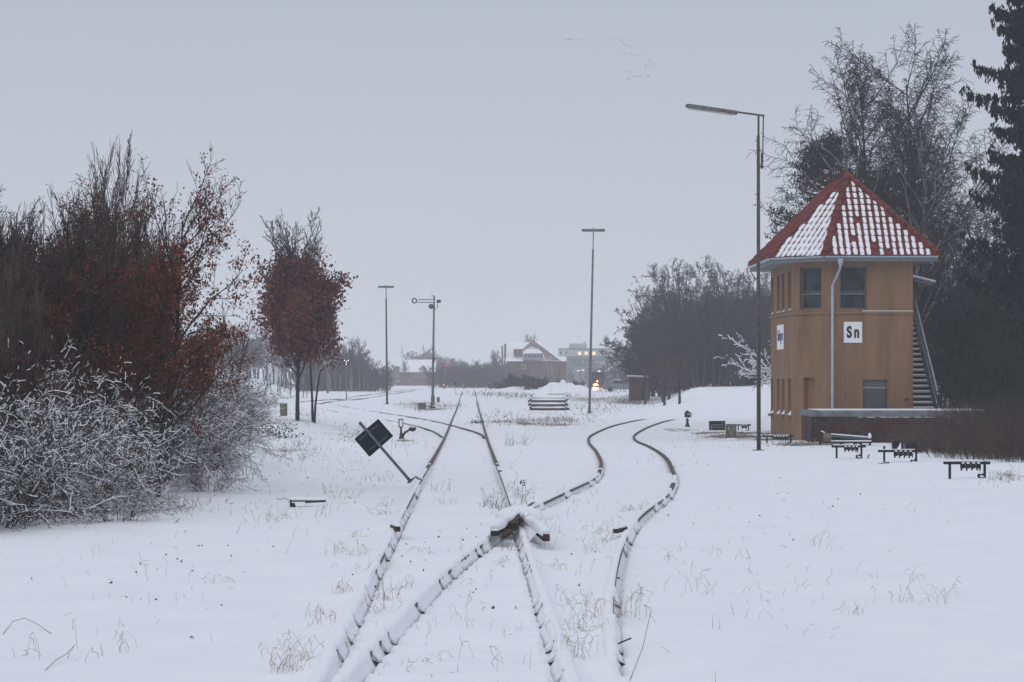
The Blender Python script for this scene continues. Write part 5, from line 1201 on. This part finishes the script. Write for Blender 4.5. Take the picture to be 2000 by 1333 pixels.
for px, top, Y, lab in ((1040, 646, 545, 'round-headed bare tree peeping over the roof of the brick station house'), (793, 700, 560, 'round bare tree before the snowy roof of the far brick house'), (970, 678, 470, 'misty bare tree left of the station house chimneys')):
    x = (px-1000)/F*Y; s = (CZ+(HY-top)/F*Y-.1)/9.2; place('distant_tree', FT[0], lab, 'tree', (x, Y, float(H(x, Y, False))), 1.0, (s*.8, s*.8, s))
BT = make_tree('farbirch', 210, dict(SP_FAR, n=[14, 5, 3], ang=[20, 25, 30], ratio=[.3, .4, .4], start=[.35, .2, .2]), 6.2, .10, lean=.03, thick_lev=0, thick_mat='bark_birch', twig_mat='twig_far')
for i in range(13):
    px = 608+i*9+rw.uniform(-4, 4); x = (px-1000)/F*320; place('birch', BT, 'slim pale birch fronting the hazy left wood, %s from the left' % ordw(i), 'birch', gp(x, 320+rw.uniform(-5, 5)), rw.uniform(0, 6), rw.uniform(.75, 1.05), 'pale birches at the front of the left wood')
for px in (517, 530, 540, 549, 569, 590, 597): x = (px-1000)/F*265; place('sapling', TH, 'thin sapling on the snowy rise behind the leafy tree, %s from the left' % ordw((517, 530, 540, 549, 569, 590, 597).index(px)), 'sapling', gp(x, 265), px, .55, 'saplings on the snowy rise')
for i, (px, Y, s) in enumerate([(992, 315, .8), (1003, 311, .9), (1013, 305, 1.0), (1026, 302, .9), (1038, 300, .85), (1050, 300, .8), (1020, 315, 1.2), (1035, 314, 1.1), (1050, 312, 1.2), (1064, 310, 1.1), (1078, 313, 1.0), (1095, 310, .8), (1115, 308, .7), (1133, 303, .7), (968, 340, .7), (978, 336, .8)]):
    place('mound_bush', MBu, 'dark bare bush on the snowy mound, %s of those below the station house' % ordw(i), 'bush', base_at(px, Y), i*1.7, s*.62, 'bushes on the snowy mound')

# ------------------------------------------------------------------ far buildings
def house_main():
    Y = 500; k = Y/F; b = Vector(((1040-1000)*k, Y, -.5)); T = thing('station_house', 'red brick station house with a steep snowy roof and dormer windows', 'house', b); mb = lambda: MB(b)
    Q = lambda x, y, dy=0: Vector(((x-1000)*k, Y+dy, CZ+(HY-y)*k))
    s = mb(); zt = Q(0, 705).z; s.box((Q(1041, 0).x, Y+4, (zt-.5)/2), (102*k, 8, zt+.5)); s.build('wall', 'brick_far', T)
    A, B_, Pk = Q(987, 705.5, -.3), Q(1097, 705.5, -.3), Q(1040, 665, 3.0)
    s = mb(); s.poly([Q(987, 706, -.4), Q(1030, 706, -.4), Q(1032, 668, 3.6), Q(990, 668, 3.6)]); s.poly([Q(1030, 706, -.4), Q(1099, 706, -.4), Q(1084, 690, 3.0), Q(1054, 668, 3.6), Q(1032, 668, 3.6)]); s.poly([Q(987, 706, 8.4), Q(1099, 706, 8.4), Q(1056, 668, 4.5), Q(988, 668, 4.5)])
    s.poly([Q(1099, 706, -.4), Q(1099, 706, 8.4), Q(1056, 668, 4.4), Q(1054, 668, 3.6)]); s.poly([Q(987, 706, -.4), Q(990, 668, 3.6), Q(987, 706, 8.4)]); rf = s.build('roof', 'snowcap', T)
    s = mb(); s.poly([Q(1014, 690, -.2), Q(1040, 665.5, -.3), Q(1093, 705, -.7), Q(1068, 705, -.7), Q(1060, 690, -.6), Q(1052, 682, -.5), Q(1038, 678, -.5), Q(1024, 684, -.4)]); g = s.build('tiled_gable', material('snow_dusted_tiles', (.17, .12, .11), .8, 0, .3, 1.2, col2=(.55, .53, .55)), rf)
    for i in range(9):
        y = 671+i*3.6; x0, x1 = 1040-(y-665.5)*1.02, 1040+(y-665.5)*1.33; s = mb(); s.beam(Q(max(x0, 1013), y, -.75), Q(x1, y, -.9), .05, .07); s.build('tile_course', 'tile_far', g)
    for a, c in (((1013, 691), (1040, 665)), ((1040, 665), (1095, 706))): s = mb(); s.beam(Q(*a, -.8), Q(*c, -1.0), .1, .12); s.build('barge_board', 'tile_far', g)
    s = mb(); s.poly([Q(1021, 690.5, -2.0), Q(1060, 690.5, -2.0), Q(1050, 680.5, -.6), Q(1033, 680.5, -.6)]); s.poly([Q(1021, 690.5, -2.0), Q(1033, 680.5, -.6), Q(1021, 690.5, 0)]); s.poly([Q(1060, 690.5, -2.0), Q(1050, 680.5, -.6), Q(1060, 690.5, 0)]); s.build('dormer_roof', 'snowcap', rf)
    s = mb(); s.box(Q(1041.5, 697.5, -.9), (37*k, 1.6, 13*k)); dm = s.build('dormer', 'greywall', T)
    for x in (1026, 1033, 1044, 1050.5, 1057):
        s = mb(); s.box(Q(x, 697, -1.72), (4.6*k, .06, 9*k)); f = s.build('window', 'render', dm); s = mb(); s.box(Q(x, 696.5, -1.77), (3.2*k, .05, 6.5*k)); s.build('pane', 'glass', f)
    s = mb(); s.box(Q(1012, 689, -.6), (18*k, 1.2, 13*k)); s.build('brick_bay', 'brick_far', T); 
    s = mb(); s.poly([Q(987, 706.2, -1.6), Q(1021, 706.2, -1.6), Q(1019, 696, -.5), Q(1000, 696, -.5)]); s.build('lower_roof', 'snowcap', rf)
    for x, t in ((981, 676), (986.5, 672)): s = mb(); s.beam(Q(x, 765, .5), Q(x, t, .5), 3.2*k, 3.2*k, (0, 1, 0)); s.build('chimney', 'brick_far', T)
    for x, y, w_, h_ in ((1022.5, 717, 8, 9), (1070, 718, 1.2, 16), (1078, 720, 1.2, 16)): s = mb(); s.box(Q(x, y, -.05), (w_*k, .1, h_*k)); f = s.build('window', 'render', T); s = mb(); s.box(Q(x, y, -.1), (max(.4, w_-2.6)*k, .08, (h_-2.6)*k)); s.build('pane', 'glass', f)
    s = mb(); s.box(Q(1100, 728, 3), (14*k, 5, 44*k)); s.build('side_wing', 'brick_far', T); s = mb(); s.poly([Q(1093, 706, .4), Q(1108, 712, .4), Q(1108, 712, 5.4), Q(1093, 700, 5.4)]); s.build('wing_roof', 'snowcap', T)
house_main()
def flat_building():
    Y = 610; k = Y/F; b = Vector((110*k, Y, -.5)); T = thing('flat_building', 'long white flat-roofed building with three lit upper windows', 'building', b); mb = lambda: MB(b)
    Q = lambda x, y, dy=0: Vector(((x-1000)*k, Y+dy, CZ+(HY-y)*k))
    s = mb(); s.box(Q(1180, 689, 6), (176*k, 12, 14*k)); s.build('upper_wall', 'render', T); s = mb(); s.box(Q(1130, 676, 7), (34*k, 6, 10*k)); s.box(Q(1143.5, 669, 7), (4*k, .6, 5*k)); s.build('roof_house', 'render', T)
    s = mb(); s.box(Q(1180, 682, 6), (177*k, 12.4, .25)); s.build('parapet', 'greywall', T); s = mb(); s.box(Q(1187, 728, 5), (158*k, 11, 64*k)); s.build('lower_wall', 'greywall', T)
    s = mb(); s.box(Q(1190, 699, 4.5), (160*k, 13, 5.5*k)); s.build('canopy', 'fascia', T)
    for x in (1095, 1106, 1186, 1192, 1198, 1215, 1222): s = mb(); s.box(Q(x, 690, -.05), (2.4*k, .1, 5.5*k)); s.build('window', 'glass', T)
    for x in (1132, 1145, 1160): 
        s = mb(); s.box(Q(x, 690.5, -.06), (5.2*k, .1, 6*k)); wn = s.build('window', 'warm2', T); wn['label'] = 'lit upper window'; s = mb(); s.box(Q(x, 690.5, -.14), (.08, .06, 6*k)); s.build('mullion', 'greywall', wn)
    for x in (1138, 1164, 1169, 1174, 1179): s = mb(); s.box(Q(x, 708, -.6), (3.2*k, .1, 8*k)); s.build('window', 'render', T)
flat_building()
def shed_right():
    Y = 440; k = Y/F; b = Vector((190*k, Y, -.5)); T = thing('platform_shed', 'dark pitched shed between the white building and the wood', 'shed', b); mb = lambda: MB(b); Q = lambda x, y, dy=0: Vector(((x-1000)*k, Y+dy, CZ+(HY-y)*k))
    s = mb(); s.box(Q(1165, 740, 3), (36*k, 6, 42*k)); s.box(Q(1212, 740, 3), (60*k, 6, 34*k)); s.build('wall', 'greywall', T)
    s = mb(); s.poly([Q(1180, 725, -.3), Q(1230, 696, -.3), Q(1232, 698, 6), Q(1184, 727, 6)]); s.poly([Q(1180, 725, -.3), Q(1230, 696, -.3), Q(1230, 699, -.3), Q(1182, 728, -.3)]); s.build('roof', 'snowcap', T)
    s = mb(); s.box(Q(1150, 713, 0), (40*k, 3, .5)); s.build('canopy', 'greywall', T)
shed_right()
def house_far():
    Y = 600; k = Y/F; b = Vector(((800-1000)*k, Y, -.5)); T = thing('brick_house', 'far brick house with a white snow roof and triangular dormer', 'house', b); mb = lambda: MB(b); Q = lambda x, y, dy=0: Vector(((x-1000)*k, Y+dy, CZ+(HY-y)*k))
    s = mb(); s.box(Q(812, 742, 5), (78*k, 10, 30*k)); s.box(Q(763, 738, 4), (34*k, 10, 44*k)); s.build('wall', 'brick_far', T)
    s = mb(); s.poly([Q(773, 727.5, -.5), Q(853, 727.5, -.5), Q(849, 702.5, 5), Q(773, 702.5, 5)]); s.poly([Q(773, 727.5, 10.5), Q(853, 727.5, 10.5), Q(849, 702.5, 5), Q(773, 702.5, 5)]); rf = s.build('roof', 'snowcap', T)
    s = mb(); s.poly([Q(743, 722, -1.5), Q(752, 722, -1.5), Q(763, 704, -1.4), Q(752, 709, -1.4)]); s.poly([Q(757, 713, -1.5), Q(773, 727, -.8), Q(775, 702.5, -.6), Q(765, 703, -.6)]); s.build('gable_roof', 'snowcap', rf)
    s = mb(); s.poly([Q(740, 726, -1.7), Q(765, 703.5, -1.7), Q(760, 712, -1.7), Q(748, 724, -1.7)]); s.build('tile_verge', 'tile_far', rf)
    s = mb(); s.poly([Q(817, 722.5, -1.6), Q(836, 722.5, -1.6), Q(826.5, 713.5, -1.6)]); s.poly([Q(817, 722.5, -1.6), Q(826.5, 713.5, -1.6), Q(826.5, 713.5, 2.5)]); s.poly([Q(836, 722.5, -1.6), Q(826.5, 713.5, -1.6), Q(826.5, 713.5, 2.5)]); s.build('dormer', 'tile_far', rf)
    for x in (811, 816.5, 822, 827, 832): s = mb(); s.box(Q(x, 734, -.06), (3.8*k, .1, 6.5*k)); f = s.build('window', 'render', T); s = mb(); s.box(Q(x, 734, -.12), (2.6*k, .08, 5*k)); s.build('pane', 'glass', f)
    for x, y in ((763, 716), (767, 716), (752, 734), (762, 734), (777, 734)): s = mb(); s.box(Q(x, y, -1.1), (3.6*k, .1, 7*k)); f = s.build('window', 'render', T); s = mb(); s.box(Q(x, y, -1.16), (2.4*k, .08, 5*k)); s.build('pane', 'glass', f)
    for x in (760, 779): s = mb(); s.box(Q(x, 745, -1.6), (9*k, 2, 1.0*k)); s.build('porch_roof', 'snowcap', T)
    s = mb(); s.tube([Q(784, 705, 4), Q(784, 678, 4)], .06, 4); s.build('aerial', 'mastgrey', T)
    for y, l in ((684, 5), (689, 7)): s = mb(); s.beam(Q(784-l, y, 4), Q(784+l*.4, y, 4), .06, .06); s.build('aerial_bar', 'mastgrey', T)
house_far()
# ------------------------------------------------------------------ lights, far signals, cars
def blob_lamp(name, label, cat, px, py, Y, r, mat_, stalk=None):
    c = P(px, py, Y); z = float(H(c.x, Y, False)); T = thing(name, label, cat, (c.x, Y, z)); s = MB((c.x, Y, z)); s.lathe(c, [(r*.7, -.05), (r, 0), (r*.7, .05)], 'Y', 14); s.build('lamp', mat_, T)
    s = MB((c.x, Y, z)); s.tube([(c.x, Y+.12, z-.1), (c.x, Y+.12, c.z)], .06, 6); s.build('post', 'dark', T); return T
def locomotive():
    Y = 372; k = Y/F; c = P(1165, 756, Y); z = float(H(c.x, Y, False)); b = Vector((c.x, Y, z)); T = thing('rail_vehicle', 'distant vehicle with a glaring warm headlight beside the mound', 'rail vehicle', b)
    s = MB(b); s.box((c.x+.2, Y+2.5, z+1.1), (1.7, 4, 1.5)); s.box((c.x+.2, Y+3.2, z+2.1), (1.5, 2.6, .7)); s.build('body', 'dark', T, bevel=.1)
    s = MB(b); s.lathe(c+Vector((-.10, .35, 0)), [(.14, -.06), (.42, 0), (.14, .06)], 'Y', 16); s.build('headlight', 'warm', T)
    s = MB(b); s.lathe(c+Vector((.12, .35, .75)), [(.05, -.06), (.08, 0), (.05, .06)], 'Y', 12); s.build('headlight', 'warm', T)
    s = MB(b); s.beam((c.x-.9, Y+.3, z+.5), (c.x+1.2, Y+.3, z+.5), .3, .3); s.build('bumper', 'timber', T)
    l = bpy.data.lights.new('headlight_glow', 'SPOT'); l.energy = 2600; l.color = (1, .52, .22); l.spot_size = math.radians(100); l.spot_blend = 1; l.shadow_soft_size = .25
    lo = bpy.data.objects.new('headlight_beam', l); C.objects.link(lo); lo.parent = T; lo.location = c+Vector((-.1, .1, 0))-b; lo.rotation_euler = (math.radians(80), 0, math.pi)
locomotive()
blob_lamp('platform_sign', 'round lit platform number sign above the headlight', 'sign', 1170, 728, 420, .27, 'whitelamp')
tp = bpy.data.objects['platform_sign']; c = P(1170, 728, 420)-tp.location
text_mesh('2', .42, 'digit', 'ink', tp, c+Vector((0, -.07, 0)), (math.pi/2, 0, 0))
def twin():
    c = P(1134, 724, 430); z = float(H(c.x, 430, False)); b = Vector((c.x, 430, z)); T = thing('platform_lamp', 'pair of white platform lamps left of the grey lamp mast', 'lamp', b)
    for dx, dz_ in ((-.35, -.04), (.35, .05)): s = MB(b); s.box(c+Vector((dx, 0, dz_)), (.42, .2, .09)); s.build('tube', 'whitelamp', T)
    s = MB(b); s.tube([(c.x, 430.1, z), (c.x, 430.1, c.z)], .05, 5); s.build('post', 'dark', T)
twin()
blob_lamp('signal_lamp', 'small orange signal light at the vanishing end of the main track', 'signal', 928, 760, 395, .11, 'redlamp')
blob_lamp('signal_lamp', 'orange signal light below the far red semaphore arm', 'signal', 867, 753, 430, .12, 'redlamp')
blob_lamp('signal_lamp', 'red light of a car near the far brick house', 'car light', 808, 754, 520, .10, 'redlamp')
def far_semaphore():
    Y = 450; c = P(872, 714, Y); z = float(H(c.x, Y, False)); b = Vector((c.x, Y, z)); T = thing('semaphore_signal', 'tiny far semaphore signal with a red arm in the mist', 'signal', b); s = MB(b); s.tube([(c.x-.3, Y, z-.1), (c.x-.3, Y, c.z+.3)], .09, 6); s.build('mast', 'mastgrey', T)
    s = MB(b); s.box(c+Vector((0, -.1, 0)), (1.3, .05, .22)); s.build('signal_arm', 'red', T); s = MB(b); s.lathe(c+Vector((-.05, -.2, 0)), [(.07, -.03), (.07, .03)], 'Y', 8); s.build('lamp', 'redlamp', T)
    c = P(889, 749, 300); z = float(H(c.x, 300, False)); b = Vector((c.x, 300, z)); T = thing('track_sign', 'small dark track sign on a thin post left of the vanishing track', 'sign', b); s = MB(b); s.box(c, (.26, .03, .38)); s.build('board', 'board', T); s = MB(b); s.tube([(c.x, 300.03, z-.1), (c.x, 300.03, c.z)], .025, 5); s.build('post', 'mastgrey', T)
far_semaphore()
def post_lamp(px, py, Y, top, label):
    x = (px-1000)/F*Y; z = float(H(x, Y, False)); b = Vector((x, Y, z)); h = CZ+(HY-top)/F*Y-z; T = thing('street_lamp', label, 'street lamp', b, 0, 'street lamps beyond the left thicket'); s = MB(); s.tube([(0, 0, -.2), (0, 0, h)], [.06, .04], 6); s.build('pole', 'mastgrey', T)
    s = MB(); s.box((.12, 0, h), (.55, .2, .12)); s.build('lamp_head', 'render', T)
post_lamp(522, 765, 280, 693, 'nearer street lamp on the snowy rise beyond the thicket, leftmost'); post_lamp(555, 765, 295, 699, 'second street lamp on the snowy rise, right of the first'); post_lamp(564, 745, 350, 694, 'furthest street lamp in the mist, behind the second')
def car(px, Y, label):
    x = (px-1000)/F*Y; z = float(H(x, Y, False)); b = Vector((x, Y, z)); T = thing('parked_car', label, 'car', b); s = MB(); n0 = 0
    pr = [(-2.1, .3), (-2.15, .75), (-1.5, .92), (-.9, 1.42), (.7, 1.45), (1.4, .98), (2.1, .85), (2.15, .3)]
    for y in (0, 1.7):
        for p in pr: s.v.append((p[0], y, p[1]))
    m = len(pr)
    for i in range(m): s.f.append((i, (i+1) % m, m+(i+1) % m, m+i))
    s.f.append(tuple(range(m))[::-1]); s.f.append(tuple(m+i for i in range(m))); s.build('body', 'greywall', T, bevel=.05)
    for wx in (-1.3, 1.3): s = MB(); s.lathe((wx, 0, .32), [(.3, -.05), (.32, .1)], 'Y', 12); s.build('wheel', 'dark', T)
    s = MB(); s.box((0, .85, 1.47), (1.7, 1.5, .06)); s.build('roof_snow', 'snowcap', T, bevel=.02); s = MB(); s.box((0, -.02, 1.15), (1.8, .03, .35)); s.build('side_window', 'glass', T)
car(1213, 330, 'snow-topped grey car parked left of the brick hut, half seen')
# ------------------------------------------------------------------ small growth: dry grass and stalks
def grasses():
    rr = random.Random(31); segs = {'grass': [], 'stalk': []}
    def blade(kind, x, y, h, lean, r, droop=0.5):
        z = float(H(x, y, False))-.02; a = rr.uniform(0, 6.28); d = (math.cos(a)*lean, math.sin(a)*lean, 1); p = (x, y, z); n = 4
        for i in range(n):
            d = norm3((d[0]*(1+droop*.5)+rr.gauss(0, .07), d[1]*(1+droop*.5)+rr.gauss(0, .07), d[2]-droop*.16*i)); q = tuple(p[m]+d[m]*h/n for m in range(3)); segs[kind].append((*p, *q, r*(1-i*.15), r*(.85-i*.15), 0)); p = q
        return p
    def clump(px, py, n, h, rad, kind='grass', lean=.35, r=.0014):
        c = G(px, py); n = int(n*.62)+1; h *= .85
        for i in range(n):
            x, y = c.x+rr.gauss(0, rad), c.y+rr.gauss(0, rad*2.2); hh = h*rr.uniform(.35, 1.1); p = blade(kind, x, y, hh, abs(rr.gauss(0, lean)), r*c.y/20 if c.y > 20 else r, rr.uniform(.1, 1.1))
            if rr.random() < .5:
                for j in range(3): q = (p[0]+rr.gauss(0, .02), p[1]+rr.gauss(0, .02), p[2]-rr.uniform(0, .04)); segs[kind].append((*p, *q, r*1.4, r*.7, 0)); p = q
    for a in [(565, 1310, 55, .22, .06), (600, 1290, 40, .18, .05), (560, 1270, 22, .2, .06), (615, 1205, 18, .18, .07), (668, 1160, 22, .2, .06), (660, 1080, 22, .26, .08), (690, 1085, 14, .26, .07), (695, 1050, 12, .2, .06), (745, 1005, 18, .22, .09), (755, 990, 14, .25, .08),
              (735, 1195, 22, .2, .05), (752, 1170, 26, .24, .05), (775, 1150, 10, .2, .06), (1120, 1290, 40, .3, .07), (1135, 1240, 48, .3, .07), (1155, 1210, 26, .3, .07), (1130, 1180, 20, .24, .06), (1225, 1200, 30, .28, .07), (1240, 1180, 14, .24, .06), (1180, 1040, 22, .26, .09), (1195, 1060, 20, .28, .09), (1165, 1080, 12, .3, .08),
              (1245, 998, 22, .22, .09), (1215, 1000, 10, .2, .09), (1072, 1110, 18, .2, .06), (1050, 1072, 16, .2, .06), (965, 990, 34, .36, .09, 'stalk'), (980, 1005, 26, .3, .09, 'stalk'), (1012, 975, 26, .42, .09, 'stalk'), (1003, 960, 12, .4, .09), (1020, 985, 20, .3, .07), (880, 985, 10, .3, .10), (860, 960, 12, .35, .13), (740, 940, 10, .3, .1),
              (675, 975, 20, .28, .12), (640, 965, 14, .25, .12), (620, 1010, 12, .3, .12), (545, 1015, 10, .35, .14), (560, 1015, 8, .3, .1, 'stalk'), (515, 1022, 8, .16, .1, 'stalk'), (990, 1075, 12, .16, .06), (975, 1100, 10, .16, .08), (905, 1075, 8, .25, .1), (820, 1080, 10, .2, .1), (640, 1225, 16, .18, .06), (665, 1265, 20, .14, .04), (770, 1300, 16, .10, .1), (800, 1300, 10, .10, .1),
              (1010, 870, 22, .55, .22, 'stalk'), (1020, 866, 10, .5, .2), (700, 905, 8, .3, .2), (1355, 1160, 10, .25, .12), (1370, 1130, 6, .2, .15), (1690, 1170, 6, .2, .2), (1810, 1180, 14, .36, .1), (1800, 1140, 6, .4, .08), (1840, 1165, 8, .25, .12), (1660, 1200, 12, .16, .08), (1600, 1070, 7, .42, .10), (1450, 1090, 5, .25, .12), (1490, 1170, 6, .2, .2), (1740, 1175, 5, .14, .1),
              (90, 1290, 10, .2, .15, 'stalk'), (240, 1275, 10, .22, .06), (120, 1280, 6, .25, .1, 'stalk'), (440, 1140, 7, .25, .1), (185, 1085, 6, .2, .15), (330, 1120, 6, .2, .3), (1030, 1300, 6, .25, .1), (870, 1290, 8, .22, .08), (950, 1150, 7, .2, .3), (1400, 1200, 7, .18, .5), (1330, 1080, 8, .2, .5), (1560, 1120, 7, .2, .6), (700, 1120, 10, .22, .2), (1150, 1120, 8, .25, .15), (1090, 1040, 7, .2, .2), (905, 1225, 12, .14, .15), (1010, 1190, 9, .2, .25)]: clump(*a)
    # tufts in the broken ground of the middle distance
    for (px, py, rx, ry, n, h) in [(700, 850, 60, 22, 260, .16), (580, 880, 60, 30, 240, .2), (1030, 826, 110, 8, 420, .22), (1100, 822, 60, 8, 240, .25), (990, 812, 60, 12, 160, .2), (1150, 800, 70, 14, 160, .3), (840, 795, 60, 10, 260, .3), (1230, 785, 60, 12, 240, .4), (1400, 850, 60, 10, 180, .15), (1560, 866, 70, 8, 200, .18), (1620, 864, 40, 6, 140, .22), (600, 815, 40, 12, 100, .25), (330, 990, 90, 18, 170, .2), (450, 920, 40, 30, 130, .25), (800, 870, 60, 20, 50, .18), (1300, 900, 80, 30, 26, .2), (1040, 775, 90, 6, 240, .5), (1150, 765, 60, 4, 160, .4), (960, 770, 60, 5, 120, .5), (720, 940, 90, 40, 36, .18), (520, 1000, 130, 50, 36, .18), (1960, 935, 50, 12, 80, .25), (1690, 1000, 200, 60, 16, .12), (1000, 900, 60, 30, 12, .15), (870, 1180, 200, 110, 60, .10), (1500, 1150, 250, 130, 70, .14), (300, 1150, 240, 110, 46, .12), (1130, 1000, 100, 60, 40, .15)]:
        for i in range(n):
            qx, qy = px+rr.gauss(0, rx*.5), py+rr.gauss(0, ry*.5)
            if qy < HY+14: continue
            c = G(qx, qy, 8); blade('stalk' if rr.random() < .6 else 'grass', c.x, c.y, h*rr.uniform(.4, 1.1), abs(rr.gauss(0, .5)), .0016*max(1, c.y/22), rr.uniform(0, 1))
    o = link_mesh('dry_grass', seg_mesh('dry_grass', segs['grass'], 3, 'grass')); tag(o, 'straw-coloured dry grass poking through the snow along the rails', 'grass', kind='stuff')
    o = link_mesh('dead_stalks', seg_mesh('dead_stalks', segs['stalk'], 3, 'stalk')); tag(o, 'dark dead weed stalks standing out of the snow', 'weeds', kind='stuff')
    # fallen twigs: right of the right ridge at the bottom, and left edge
    def stick(label, pts, r, mat_='bark'):
        b = Vector(pts[0]); s = MB(b); s.tube(pts, r, 5); T = s.build('fallen_stick', mat_, None); T.location = b; tag(T, label, 'stick')
    g = lambda px, py, dz=.03: G(px, py)+Vector((0, 0, dz))
    stick('short dark stick leaning on the snow right of the nearest rail ridge', [g(1198, 1276, .05), g(1232, 1264, .06)], .006)
    stick('thin arching dead stem by the nearest right-hand rail ridge', [g(1230, 1330, .0), g(1255, 1290, .08), g(1272, 1235, .16)], .002, 'stalk')
    stick('curled bramble stem lying at the far left foreground', [g(5, 1240, .0), g(25, 1222, .03), g(48, 1218, .04), g(70, 1228, .04), g(100, 1238, .0)], .002, 'stalk')
    stick('thin straight twig crossing the snow at the bottom left', [g(88, 1310, .0), g(110, 1298, .03), g(130, 1290, .04), g(145, 1282, .07)], .002, 'stalk')
    # leaf litter blown onto the snow
    ct = []
    for (px, py, rx, ry, n) in [(300, 985, 150, 20, 70), (480, 900, 60, 40, 60), (650, 900, 120, 60, 70), (800, 900, 120, 60, 24), (1050, 850, 120, 30, 50), (1000, 1100, 500, 160, 70), (1600, 980, 250, 80, 24), (300, 1100, 250, 120, 30), (1450, 870, 100, 12, 60), (1330, 860, 80, 30, 30), (950, 800, 120, 20, 60)]:
        for i in range(n):
            qx, qy = px+rr.gauss(0, rx*.5), py+rr.gauss(0, ry*.5)
            if qy > HY+20: c = G(qx, qy, 8); ct.append((c.x, c.y, c.z+.008))
    o = link_mesh('leaf_litter', card_mesh('leaf_litter', ct, .018, 'stalk', 8, 1, .0, .6)); tag(o, 'scattered dead leaves and bits lying on the snow', 'litter', kind='stuff')
    # leafy sprigs
    def sprig(px, py, n, label, sc=.06, mat_='leaf_green'):
        c = G(px, py); cs = [(rr.gauss(0, sc), rr.gauss(0, sc), .05+abs(rr.gauss(0, sc*.6))) for i in range(n if sc < .1 else n*4)]; me = card_mesh('leaves', cs, min(.04, sc*.55), mat_, px, 1, .01, .7); T = thing('sprig', label, 'plant', c); o = bpy.data.objects.new('leaves', me); C.objects.link(o); o.parent = T
        s = MB(); s.tube([(0, 0, -.03), (0, 0, .08)], .004, 4); s.build('stem', 'stalk', T)
    sprig(1021, 951, 12, 'dark green leafy sprig just right of the main right rail', .045)
    sprig(932, 829, 20, 'dark tuft of dead plant between the main rails at the branch', .14, 'bark_thick')
    sprig(520, 850, 50, 'leafy dark bramble tuft creeping from the right end of the thicket', .35, 'leaf_dull'); sprig(545, 860, 40, 'second leafy bramble tuft creeping into the snow from the thicket', .35, 'leaf_green')
grasses()
# ------------------------------------------------------------------ geese, far off
def geese():
    me = bpy.data.meshes.new('bird'); me.from_pydata([(-.5, 0, .12), (-.15, -.10, 0), (-.15, .12, 0), (.5, 0, .12), (.15, -.10, 0), (.15, .12, 0), (0, -.35, 0), (0, .35, 0), (0, 0, -.08), (0, 0, .06)], [], [(0, 1, 2), (3, 5, 4), (1, 6, 8), (6, 4, 8), (4, 5, 8), (5, 7, 8), (7, 2, 8), (2, 1, 8), (6, 1, 9), (4, 6, 9), (5, 4, 9), (7, 5, 9), (2, 7, 9), (1, 2, 9)]); me.update(); me.materials.append(material('bird_grey', (.10, .10, .11), .9, 0, .1))
    pts = [(175, 255), (250, 255), (288, 245), (327, 248), (395, 240), (460, 243), (512, 255), (552, 247), (607, 245), (685, 235), (785, 232), (1020, 240), (1093, 241), (1142, 241), (1198, 263), (1244, 296), (1282, 344), (1300, 385), (1328, 358), (1382, 373), (1272, 535), (1296, 500), (1397, 505), (1432, 526), (1490, 513), (1512, 543), (1548, 547), (1582, 540), (1710, 614), (1750, 652), (1765, 678), (1648, 716), (1722, 713), (1770, 717), (1818, 720), (1187, 793), (1272, 795), (1335, 808), (1352, 820), (1405, 823), (1175, 945), (1225, 940), (1322, 955), (1365, 940), (1390, 930), (1435, 905), (1500, 905), (1530, 915), (1545, 900), (1582, 890), (1660, 915), (1690, 900), (1705, 908)]
    rr = random.Random(1)
    for i, (zx, zy) in enumerate(pts):
        px, py = 1080+zx*220/2000, 50+zy*130/1182; Y = 900+rr.uniform(-20, 20); o = bpy.data.objects.new('bird', me); C.objects.link(o); o.location = P(px, py, Y); o.rotation_euler = (rr.uniform(-.3, .3), rr.uniform(-.3, .3), rr.uniform(-.4, .4)+.5); o.scale = (1.05,)*3
        tag(o, ('distant goose in the upper left skein, %s from its left end' % ordw(i)) if i < 11 else ('distant goose in the skein curving down to the right, %s along it' % ordw(i-11)) if i < 35 else ('distant goose in the lowest skein, %s from its left end' % ordw(i-35)), 'bird', 'geese flying in skeins')
geese()
# ------------------------------------------------------------------ haze
def haze():
    x0, x1, y0, y1, z0, z1 = -1650, 1650, -1650, 3300, -2.5, 26
    s = MB(); s.box(((x0+x1)/2, (y0+y1)/2, (z0+z1)/2), (x1-x0, y1-y0, z1-z0)); m = bpy.data.materials.new('haze'); m.use_nodes = True; n = m.node_tree; n.nodes.clear()
    o_ = n.nodes.new('ShaderNodeOutputMaterial'); v = n.nodes.new('ShaderNodeVolumePrincipled'); v.inputs['Color'].default_value = (.97, .98, 1.0, 1); v.inputs['Density'].default_value = HAZE; v.inputs['Anisotropy'].default_value = .2
    n.links.new(v.outputs[0], o_.inputs['Volume']); o = s.build('haze', m); o['kind'] = 'stuff'; o['label'] = 'pale winter haze over the whole yard'; o['category'] = 'haze'
HAZE = .00068
haze()
